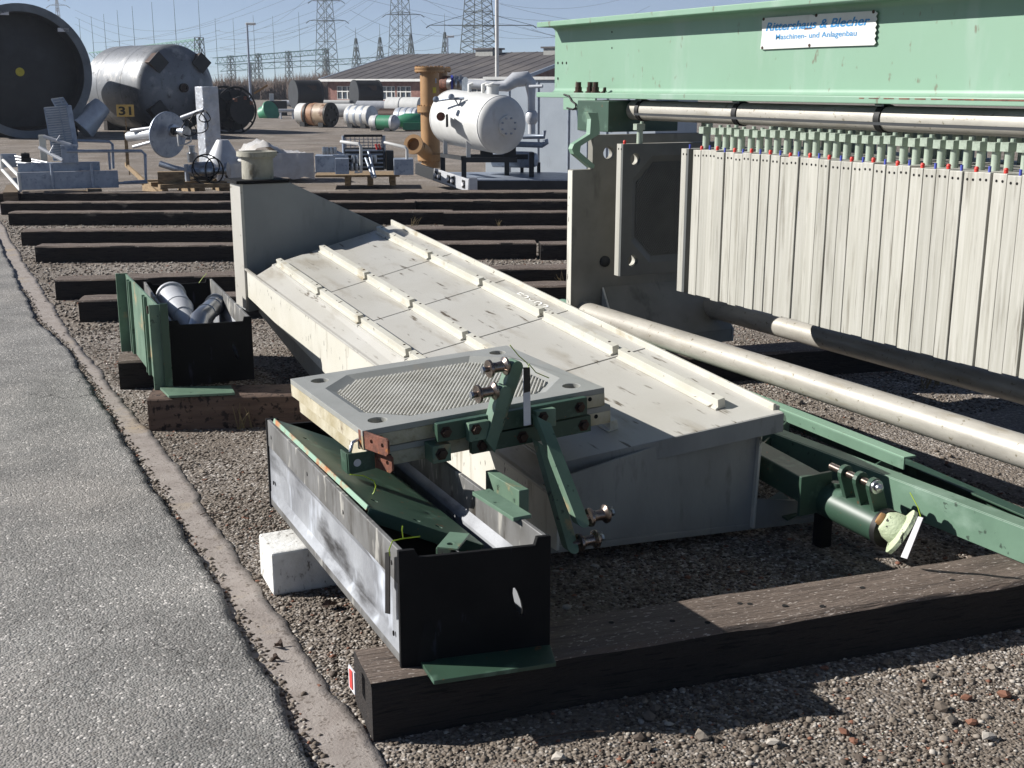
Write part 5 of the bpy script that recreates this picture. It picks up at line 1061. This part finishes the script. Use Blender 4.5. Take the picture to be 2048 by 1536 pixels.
# ---- two black drums
def drum(x, y, rpx, lpx, label):
    s = Site(x, y); T = thing('black_drum', label, 'drum', s.o, 'black steel drum sections'); R = rpx*s.k; c = s.p(x, y-rpx, 0)
    ax = (s.r*.93 + s.d*.36).normalized(); L = lpx*s.kx/.93
    MB().lathe(c - ax*L/2, ax, [(R*.95, .3), (R*.95, -.02), (R, -.02), (R, L), (R*.95, L), (R*.95, .35), (0, .35)], 40).build('shell', m_black, T, smooth=35)
    for h in (0, L): MB().lathe(c - ax*(L/2-h), ax, [(R*1.03, -.06), (R*1.03, .06)], 40).build('rim', m_dkgrey, T, smooth=35)
    q = c + ax*(L*.25) - s.d*(R*.9) + Zv*(R*.45); MB().box(q, (.7, .2, .35), (s.r, s.d, Zv)).build('lug', m_bolt, T)
    MB().box(c - Zv*(R), (L*.7, .5, .35), (ax, ax.cross(Zv), Zv)).build('cradle', m_wood, T)
drum(613, 217, 27, 48, 'black drum section standing in front of the bushes, left of the brick building'); drum(733, 217, 27, 46, 'black drum section with pale rim in front of the brick building')
# ---- heat exchangers and vessels lying on the gravel
def vessel(x, y, r, dx, turn, segs, m, label, heads=(.0, .0), bands=(), endm=None, cat='vessel', dark_end=False, name='lying_vessel'):
    """lying cylinder: near end centre px (x, y-r), body reaching back over dx picture units to the left"""
    s = Site(x, y); T = thing(name, label, cat, s.o, 'vessels and exchangers lying on the gravel'); R = r*s.k; c = s.p(x, y-r, 0); c.z = max(R+.05, .2)
    a = radians(turn); ax = (s.r*cos(a) - s.d*sin(a)).normalized(); L = dx*s.kx/max(.2, cos(a))
    t0 = 0
    for k, (fr_, mm, rr) in enumerate(segs):
        MB().lathe(c - ax*L, ax, [(0 if k == 0 and heads[0] else R*rr*.98, L*t0 - (heads[0]*R if k == 0 else 0))] * (1 if k == 0 and heads[0] else 0) + [(R*rr, L*t0), (R*rr, L*(t0+fr_))], 32).build('shell', mm, T, smooth=35); t0 += fr_
    if heads[1]: MB().lathe(c, ax, [(R, 0), (R*.9, heads[1]*R*.5), (R*.5, heads[1]*R*.9), (0, heads[1]*R)], 32).build('head', endm or m, T, smooth=40)
    else: MB().lathe(c, ax, [(R*.98, -.02), (R*.98, .02)], 32).build('end_cover', endm or m, T, smooth=35)
    for b, rr in bands: MB().lathe(c - ax*(L*(1-b)), ax, [(R*rr, -.05), (R*rr, .05)], 32).build('band', endm or m, T, smooth=35)
    if dark_end:
        x_, y_, _ = basis(ax)
        for i in range(8): q = c + ax*.03 + (x_*cos(i*pi/4)+y_*sin(i*pi/4))*(R*.62); MB().cyl(q, q + ax*.06, R*.13, n=10).build('tube_end', m_dkgrey, T)
    for w in (.2, .8): MB().box(c - ax*(L*w) - Zv*(R*.85), (.25, R*1.5, max(.08, c.z-R*.7)), (ax, ax.cross(Zv), Zv)).build('saddle', m_dkgrey, T)
    return T
vessel(664, 255, 22.5, 62, 38, [(.22, m_white, .98), (.25, m_lead, .97), (.08, m_lead, 1.03), (.45, mat('peeling brown shell', 'a08a72', 'b9a894', rough=.5, scale=1.5, c3='6a4a35', s3=2, r3=(.5, .6)), 1.)], m_black, 'brown and white exchanger with black tube end, left of the white drum', dark_end=True, bands=((.3, 1.05), (.97, 1.06)), endm=m_black)
vessel(744, 257, 21, 44, 36, [(1, m_white, 1)], m_white, 'white ribbed vessel with grey flat end between the brown exchanger and the green vessel', bands=((.15, 1.02), (.45, 1.02), (.75, 1.02)), endm=m_galv)
vessel(788, 263, 14.5, 44, 30, [(.25, m_white, .95), (.75, m_gvess, 1)], m_gvess, 'small green vessel with silver domed end in front of the ochre column', heads=(.4, .8), endm=m_silver, bands=((.25, 1.06), (.98, 1.06)))
vessel(838, 257, 19, 42, 32, [(1, m_silver, 1)], m_silver, 'banded grey vessel half hidden behind the ochre column', bands=((.2, 1.04), (.5, 1.04), (.8, 1.04)), endm=m_galv)
vessel(842, 236, 19, 66, 25, [(.5, m_white, 1), (.5, m_white, 1.02)], m_white, 'white vessel lying behind the ochre column, its end towards the skid', bands=((.4, 1.05),), endm=m_white)
vessel(800, 246, 13, 38, 30, [(1, m_bolt, 1)], m_bolt, 'dark tube bundle on top of the green vessel row', dark_end=True, endm=m_black)
vessel(710, 236, 13, 70, 14, [(1, m_white, 1)], m_white, 'long white shell behind the brown exchanger', heads=(.5, .5), endm=m_white)
vessel(775, 228, 12, 60, 12, [(1, m_silver, 1)], m_silver, 'long silver shell in front of the right black drum', heads=(.5, .5), endm=m_silver)
vessel(700, 216, 7, 62, 10, [(1, m_white, 1)], m_white, 'thin white pipe shell below the left brick window', heads=(.3, .3), endm=m_white)
vessel(834, 214, 9, 60, 10, [(1, m_white, 1)], m_white, 'white pipe shell below the middle brick windows', heads=(.3, .3), endm=m_white)
vessel(588, 214, 6, 24, 10, [(1, m_silver, 1)], m_silver, 'short silver pipe shell left of the left black drum', heads=(.3, .3), endm=m_silver)
s = Site(820, 262); T = thing('green_pump_base', 'dark green pump base in the shade beside the ochre column', 'pump', s.o); sbox(T, s, 806, 850, 246, 260, 0, 1.2, m_gvess, 'base'); MB().lathe(s.p(822, 244, .5), s.r, [(.18, -.5), (.3, -.2), (.3, .3), (.15, .5)], 18).build('motor', m_gvess, T, smooth=40)
# ---- brick building
D1 = 125.
def at(x, y, D=D1): return AD(x, y, D)
bl = thing('brick_building', 'low red brick building with dark pitched roof and white gutter, behind the vessels', 'building', at(880, 200))
w0, w1 = at(656, 165, 128), at(1035, 165, 112); dw = (w1-w0); dw.z = 0; Lw = dw.length; dw.normalize(); nb = Vector((dw.y, -dw.x, 0)); nb = nb if nb.dot(CAM-w0) > 0 else -nb
ez = at(656, 162, 128).z; ez2 = at(1035, 164, 112).z; ez = (ez+ez2)/2; dep = 22.; rz = 4.6
L2 = Lw
wl = MB(); o0 = Vector((w0.x, w0.y, 0))
wins = [((694-656)/379*Lw-1.2, 2.2), ((790-656)/379*Lw-1.2, 2.1), ((819-656)/379*Lw-1.2, 2.1), ((905-656)/379*Lw, 2.1), ((950-656)/379*Lw, 2.1)]
wz0, wz1 = ez-1.75, ez-.45
cols = [0]; 
for a_, b in wins: cols += [a_, a_+b]
cols.append(L2)
MB().holed([(0, 0), (L2, 0), (L2, ez), (0, ez)], [[(a_, wz0), (a_+b, wz0), (a_+b, wz1), (a_, wz1)] for a_, b in wins], o0, dw, Zv, nb, -.3, 0).build('front_wall', m_brick, bl)
for a_, b in wins:
    q = o0 + dw*a_ + Zv*wz0; wn = MB().hexa([q + dw*x + Zv*z - nb*k for z in (0, wz1-wz0) for k in (.12, .16) for x in (0, b)]).build('window', m_glass, bl)
    for t_ in (0, .33, .66, 1): MB().hexa([q + dw*(b*t_+x) + Zv*z - nb*k for z in (0, wz1-wz0) for k in (.02, .11) for x in (-.06, .06)]).build('mullion', m_white, wn)
    for t_ in (0, .6, 1): MB().hexa([q + dw*x + Zv*((wz1-wz0)*t_+z) - nb*k for z in (-.05, .05) for k in (.015, .105) for x in (-.05, b+.05)]).build('glazing_bar', m_white, wn)
for t_ in (0, L2): MB().prism([o0 + dw*t_, o0 + dw*t_ - nb*dep, o0 + dw*t_ - nb*dep + Zv*ez, o0 + dw*t_ - nb*dep/2 + Zv*rz, o0 + dw*t_ + Zv*ez], dw*(.3 if t_ == 0 else -.3)).build('gable_wall', m_brick, bl)
ra, rb = o0 + Zv*(ez+.02) + nb*.6 - dw*.6, o0 + dw*(L2+.6) + Zv*(ez+.02) + nb*.6
rg = Zv*(rz-ez+.1) - nb*(dep/2+.6)
rf = MB().prism([ra, rb, rb+rg, ra+rg], (0, 0, .22)).build('roof', m_roof, bl)
MB().prism([ra+rg, rb+rg, rb+rg*2-Zv*(2*rg.z), ra+rg*2-Zv*(2*rg.z)], (0, 0, .2)).build('roof_back', m_roof, bl)
nbars = 16
for i in range(nbars+1): q = ra.lerp(rb, i/nbars) + Zv*.225; MB().bar(q, q+rg, .12, .06).build('roof_seam', m_roof, rf)
MB().bar(ra + Zv*.1 + nb*.08, rb + Zv*.1 + nb*.08, .2, .24).build('gutter', m_white, bl)
for q in (ra, rb): MB().bar(q + Zv*.12, q + rg + Zv*.12, .2, .30).build('barge_board', m_galv, bl)
for x in (835, 962):
    t_ = (x-656)/379*Lw/L2; q = ra.lerp(rb, t_+.06) + rg*.93; vn = MB().box(q + Zv*.35, (2.2, 1.6, .7), (dw, nb, Zv)).build('roof_vent', m_creamd, bl); MB().box(q + Zv*.75, (2.6, 2.0, .16), (dw, nb, Zv)).build('vent_cap', m_roof, vn)
# ---- bare bushes
def bush(x, y, wpx, hpx, D, label, seed):
    r_ = np.random.default_rng(seed); base = AD(x, 168, D); base.z = 0; k = D/F; W_, H_ = wpx*k, hpx*k + CAM.z
    T = thing('bare_bush', label, 'bush', base, 'bare shrubs along the far side of the yard'); n = 900
    rgt = Vector((cos(YAW), -sin(YAW), 0)); dpt = Vector((sin(YAW), cos(YAW), 0))
    Vv = []; Ff = []
    for i in range(n):
        a_ = r_.uniform(-.5, .5); f0_ = base + rgt*(a_*W_) + dpt*r_.uniform(-2, 2)
        hh_ = H_*(1-(1.4*a_)**2*.75)*r_.uniform(.45, 1.0); ln = r_.normal(0, .22, 2); z0 = hh_*r_.uniform(.0, .55)
        p0 = f0_ + Zv*z0; p1 = p0 + rgt*(ln[0]*hh_*.6) + dpt*(ln[1]*hh_*.4) + Zv*((hh_-z0)*r_.uniform(.6, 1)); w_ = r_.uniform(.03, .09)
        d_ = (p1-p0).normalized(); sx = d_.cross(dpt).normalized()*w_; sy = dpt*w_
        m0 = len(Vv); Vv += [tuple(p0+sx), tuple(p0-sx*.5+sy), tuple(p0-sx*.5-sy), tuple(p1)]; Ff += [(m0, m0+1, m0+3), (m0+1, m0+2, m0+3), (m0+2, m0, m0+3)]
    L = np.array(base); o = raw('twigs', np.array(Vv)-L, Ff, m_twig, T)
    b_ = MB()
    for i in range(5): q = base + rgt*(r_.uniform(-.4, .4)*W_); b_.cyl(q, q + Zv*(H_*.6) + rgt*r_.uniform(-.5, .5), .12, .03, n=6)
    b_.build('stems', m_twig, T)
bx_ = [(455, 60, 26, 150), (495, 50, 24, 150), (525, 46, 22, 152), (556, 44, 24, 148), (580, 44, 26, 150), (608, 46, 30, 146), (636, 50, 34, 150), (660, 44, 36, 156), (420, 60, 18, 160), (690, 50, 30, 190)]
bl_ = ['left of the black vessel', 'behind the black ring vessel', 'behind the green valve', 'behind the dark box', 'left of the left black drum', 'behind the left black drum', 'between the left drum and the brick building', 'at the left corner of the brick building', 'behind the stainless tank edge', 'beyond the roof of the brick building']
for i, (x, wp, hp, D) in enumerate(bx_): bush(x, 200, wp*1.25, hp, D, 'brown leafless shrub ' + bl_[i], 100+i)
# ---- lattice towers
def lattice(T, p, zb_, zt_, wb, wt, m, nseg, r, name='lattice'):
    b_ = MB(); rgt = Vector((cos(YAW+.5), -sin(YAW+.5), 0)); dpt = Vector((sin(YAW+.5), cos(YAW+.5), 0))
    c = lambda t_, i: Vector((p.x, p.y, zb_+(zt_-zb_)*t_)) + (rgt*(1 if i in (0, 1) else -1) + dpt*(1 if i in (0, 3) else -1))*((wb+(wt-wb)*t_)/2)
    for i in range(4):
        b_.bar(c(0, i), c(1, i), r*1.6, r*1.6)
        for k in range(nseg):
            t0_, t1_ = k/nseg, (k+1)/nseg; j = (i+1) % 4
            b_.bar(c(t0_, i), c(t1_, j), r, r); b_.bar(c(t0_, j), c(t1_, i), r, r)
            if k % 2 == 0: b_.bar(c(t1_, i), c(t1_, j), r, r)
    return b_.build(name, m, T)
def pylon(x, D, ztop_px, wpx, wtop, arms, label, wires=True, r=.09):
    p = AD(x, 160, D); k = D/F; p.z = 0; T = thing('power_pylon', label, 'pylon', p, 'lattice power pylons')
    zt_ = CAM.z + (168-ztop_px)*k; lattice(T, p, 0, zt_, wpx*k*1.35, wtop*k, m_lat, 13, r, 'mast')
    rgt = Vector((cos(YAW), -sin(YAW), 0)); ends = []
    for (y, xl, xr, hgt) in arms:
        z = CAM.z + (168-y)*k; c = Vector((p.x, p.y, z)); am = MB()
        for sgn, xx in ((-1, x-xl), (1, xr-x)):
            tip = c + rgt*(sgn*xx*k)
            for dd in (-1, 1): am.bar(c + Vector((sin(YAW), cos(YAW), 0))*(dd*1.2), tip, r*1.4, r*1.4); am.bar(c + Zv*(hgt*k) , tip, r, r)
            n_ = 5
            for j in range(1, n_): q = c.lerp(tip, j/n_); am.bar(q, (c + Zv*(hgt*k)).lerp(tip, j/n_), r*.8, r*.8)
            ends.append(tip)
            ins = MB(); ins.bar(tip, tip + rgt*(sgn*7*k) - Zv*(5*k) , r*2, r*2); ins.build('insulator', m_lat, T)
        am.build('cross_arm', m_lat, T)
    return ends
E1 = pylon(655, 330, -60, 26, 13, [(-30, 632, 680, 6), (14, 630, 686, 6), (50, 625, 692, 6)], 'leftmost of the three lattice pylons, two arms visible')
E2 = pylon(803, 330, -90, 30, 15, [(0, 774, 832, 6), (38, 776, 842, 6), (-45, 780, 826, 6)], 'middle lattice pylon above the brick roof ridge')
E3 = pylon(957, 270, 4, 46, 36, [(57, 864, 1062, 26)], 'rightmost lattice pylon with one wide arm left of the green beam', r=.10)
# pylon far left
E4 = pylon(127, 900, 6, 10, 2, [(30, 114, 143, 3), (18, 118, 136, 2)], 'tiny distant pylon above the dark tank', r=.2)
# ---- substation gantries and lightning masts
def gantry(x0, y0, x1, y1, D0, D1_, label, posts, th):
    p0, p1 = AD(x0, y0, D0), AD(x1, y1, D1_); T = thing('substation_gantry', label, 'gantry', Vector(((p0.x+p1.x)/2, (p0.y+p1.y)/2, 0)), 'green lattice gantries of the substation')
    d = p1-p0; b_ = MB(); upv = Zv*th; n_ = 26; sd = d.cross(Zv).normalized()*th*.5
    for o_ in (sd, -sd, -upv): b_.bar(p0+o_, p1+o_, .12, .12)
    for i in range(n_): a_, c = p0 + d*(i/n_), p0 + d*((i+1)/n_); b_.bar(a_+sd, c-upv, .06, .06); b_.bar(a_-upv, c-sd, .06, .06)
    b_.build('truss', m_latg, T)
    for t_ in posts: q = p0 + d*t_; lattice(T, q, 0, q.z+.2, 1.3, .8, m_lat, 7, .06, 'post')
gantry(186, 106, 398, 78, 210, 170, 'green gantry rising behind the stainless tank', (.35, 1.), 1.3)
gantry(430, 116, 655, 98, 230, 260, 'upper green gantry between the street lamp and the left pylon', (.12, .35, .62, .98), 1.0)
gantry(440, 130, 910, 107, 250, 330, 'long green gantry running behind the left and middle pylons', (.1, .38, .66, .99), 1.2)
def mast(x, ytop, ybase, D, label, r=.07, lat=None):
    p = AD(x, ytop, D); T = thing('lightning_mast', label, 'mast', (p.x, p.y, 0), 'thin lightning masts of the substation')
    zb_ = CAM.z + (168-ybase)*D/F
    MB().cyl((p.x, p.y, zb_ if lat else 0), (p.x, p.y, p.z), r, r*.4, n=6).build('rod', m_lat, T)
    if lat: lattice(T, p, 0, zb_, lat, .3, m_lat, 7, .09, 'pedestal')
for i, (x, y) in enumerate(((158, 38), (182, 32), (207, 28), (234, 20), (264, 12), (303, 4), (347, -5), (396, -5))): mast(x, y, 110, 210, f'thin mast {["just right of the dark tank", "second right of the dark tank", "third right of the dark tank", "fourth right of the dark tank", "left of the stainless tank top", "over the left square leg of the stainless tank", "over the crown of the stainless tank", "at the right end of the gantry over the stainless tank"][i]}')
for i, (x, y, yb) in enumerate(((430, 36, 115), (466, 38, 112), (506, 30, 110), (545, 32, 108), (597, 24, 104))): mast(x, y, yb, 240, f'thin mast {["left of the street lamp", "just left of the tall street lamp", "just right of the tall street lamp", "midway between lamp and left pylon", "left of the left pylon"][i]}')
for i, (x, y, yb) in enumerate(((711, 55, 82), (759, 48, 80), (821, 44, 74), (889, 27, 70))): mast(x, y, yb, 280, f'lattice footed mast {["right of the left pylon", "between left and middle pylon", "just right of the middle pylon", "left of the small street lamp"][i]}', lat=2.6)
# ---- street lamps and flag mast
def lamp(x, ytop, D, label, sd=1, r=.09):
    p = AD(x, ytop, D); T = thing('street_lamp', label, 'street lamp', (p.x, p.y, 0), 'street lamps at the edge of the yard'); rgt = Vector((cos(YAW), -sin(YAW), 0))
    MB().cyl((p.x, p.y, 0), p, r*1.3, r, n=10).build('pole', m_galv, T, smooth=50); MB().box(p + rgt*(.35*sd) + Zv*.1, (.9, .4, .22), (rgt, Zv.cross(rgt), Zv)).build('lamp_head', m_white, T, bevel=.06)
lamp(494, 50, 120, 'tall slim street lamp above the bushes right of the stainless tank'); lamp(895, 75, 150, 'small street lamp above the brick roof, left of the right pylon')
p = AD(994, 60, 105); T = thing('white_mast', 'tall white mast rising behind the brick building', 'mast', (p.x, p.y, 0)); MB().cyl((p.x, p.y, 0), (p.x-.02, p.y, 16), .17, .14, n=14).build('pole', m_white, T, smooth=50); MB().cyl((p.x, p.y, 0), (p.x, p.y, .6), .3, n=14).build('base_collar', m_galv, T)
# ---- power lines
def cable(a_, b, sag, label, r=.028):
    P = []; n_ = 18
    for i in range(n_+1): t_ = i/n_; q = a_.lerp(b, t_); q.z -= sag*4*t_*(1-t_); P.append(q)
    tag(MB().tube(P, r, 4).build('power_line', m_wire), label, 'cable', 'power lines strung between the pylons')
def far(x, y, D): return AD(x, y, D)
ARM = ('top', 'upper', 'lower'); SD = ('left', 'right')
for i, e in enumerate(E1):
    cable(e, far(300-e.z*4, 120-e.z*1.2, 420), 4, f'power line from the {SD[i % 2]} tip of the {ARM[i//2]} arm of the leftmost pylon')
ARM2 = ('upper', 'lower', 'top')
for i, e in enumerate(E2):
    cable(e, far(380+i*20, 150-i*18, 400), 6, f'power line running left from the {SD[i % 2]} tip of the {ARM2[i//2]} arm of the middle pylon')
    if i % 2: cable(e, far(1300, 60-i*16, 320), 7, f'power line running right from the {ARM2[i//2]} arm of the middle pylon')
for (x0, y0, x1, y1, l) in ((1062, 57, 1400, 78, 'lowest power line from the wide arm towards the green beam'), (1045, 54, 1400, 66, 'middle power line from the wide arm towards the green beam'), (1030, 52, 1400, 55, 'highest power line from the wide arm towards the green beam'),
    (864, 66, 560, 128, 'power line descending left from the tip of the wide arm'), (880, 62, 580, 118, 'power line descending left from just inside the tip of the wide arm'), (700, -10, 1300, 50, 'power line crossing from above the leftmost pylon to the beam'), (830, -5, 1300, 30, 'power line crossing above the brick roof to the beam corner'),
    (1000, 8, 1500, 40, 'power line passing right of the white mast near the top'), (700, 20, 960, 62, 'power line between the leftmost pylon arm and the wide arm'), (690, 52, 900, 90, 'power line sagging from the leftmost pylon to the small street lamp'), (842, 40, 960, 50, 'short power line between the middle and the rightmost pylon')):
    cable(far(x0, y0, 290), far(x1, y1, 290), 3, l)
for (x0, y0, x1, y1, l) in ((430, 60, 620, -10, 'steep power line above the tall street lamp'), (440, 78, 760, -20, 'long power line climbing from the street lamp past the leftmost pylon'), (440, 95, 690, 10, 'power line climbing from the gantry to the leftmost pylon'), (150, 20, 440, 40, 'topmost flat power line above the stainless tank'), (150, 34, 440, 60, 'middle flat power line above the stainless tank'), (150, 48, 430, 80, 'lowest flat power line above the stainless tank'),
    (660, 112, 800, 60, 'power line climbing between the leftmost and middle pylons'), (660, 120, 960, 100, 'low power line just above the ridge of the brick roof')):
    cable(far(x0, y0, 360), far(x1, y1, 330), 4, l)
# dry grass tufts among the timbers
def tuft(x, y, h, label, seed):
    r_ = random.Random(seed); p = G(x, y); b_ = MB()
    for i in range(9): q = p + Vector((r_.uniform(-.04, .04), r_.uniform(-.03, .03), 0)); t_ = q + Vector((r_.uniform(-.5, .5)*h, r_.uniform(-.3, .3)*h, h*r_.uniform(.5, 1))); b_.tube([q, q.lerp(t_, .5) + Zv*.01, t_], [.003, .0025, .001], 4)
    tag(b_.build('grass_tuft', m_grass), label, 'grass')
for i, (x, y, h, l) in enumerate(((492, 858, .14, 'dry stalk in the gravel in front of the brown timber'), (830, 452, .16, 'dry grass tuft before the fifth timber row'), (1040, 516, .12, 'dry grass tuft at the third timber row joint'), (960, 514, .12, 'dry grass tuft below the third timber row'), (100, 488, .14, 'dry stalks before the fourth timber row on the left'), (160, 486, .16, 'dry grass before the fourth timber row left of the hopper'), (1870, 770, .16, 'dry grass clump in the lit patch under the press'), (1850, 775, .14, 'dry grass beside the clump in the lit patch under the press'), (1130, 575, .16, 'dry grass at the foot of the press post'), (1000, 455, .12, 'pale grass at the fourth timber row'))): tuft(x, y, h, l, i)
# ---- the air over the yard: pale, even haze that fades the pylons
hz = MB().box((300, 450, 44), (1500, 1300, 92)).build('haze', m_white); tag(hz, kind='stuff')
hm = bpy.data.materials.new('haze'); hm.use_nodes = True; hn = hm.node_tree; hn.nodes.clear()
ho = hn.nodes.new('ShaderNodeOutputMaterial'); pv = hn.nodes.new('ShaderNodeVolumePrincipled'); pv.inputs['Color'].default_value = (.82, .88, 1, 1); pv.inputs['Density'].default_value = .00042; pv.inputs['Anisotropy'].default_value = .2
hn.links.new(pv.outputs[0], ho.inputs['Volume']); hz.data.materials.clear(); hz.data.materials.append(hm)
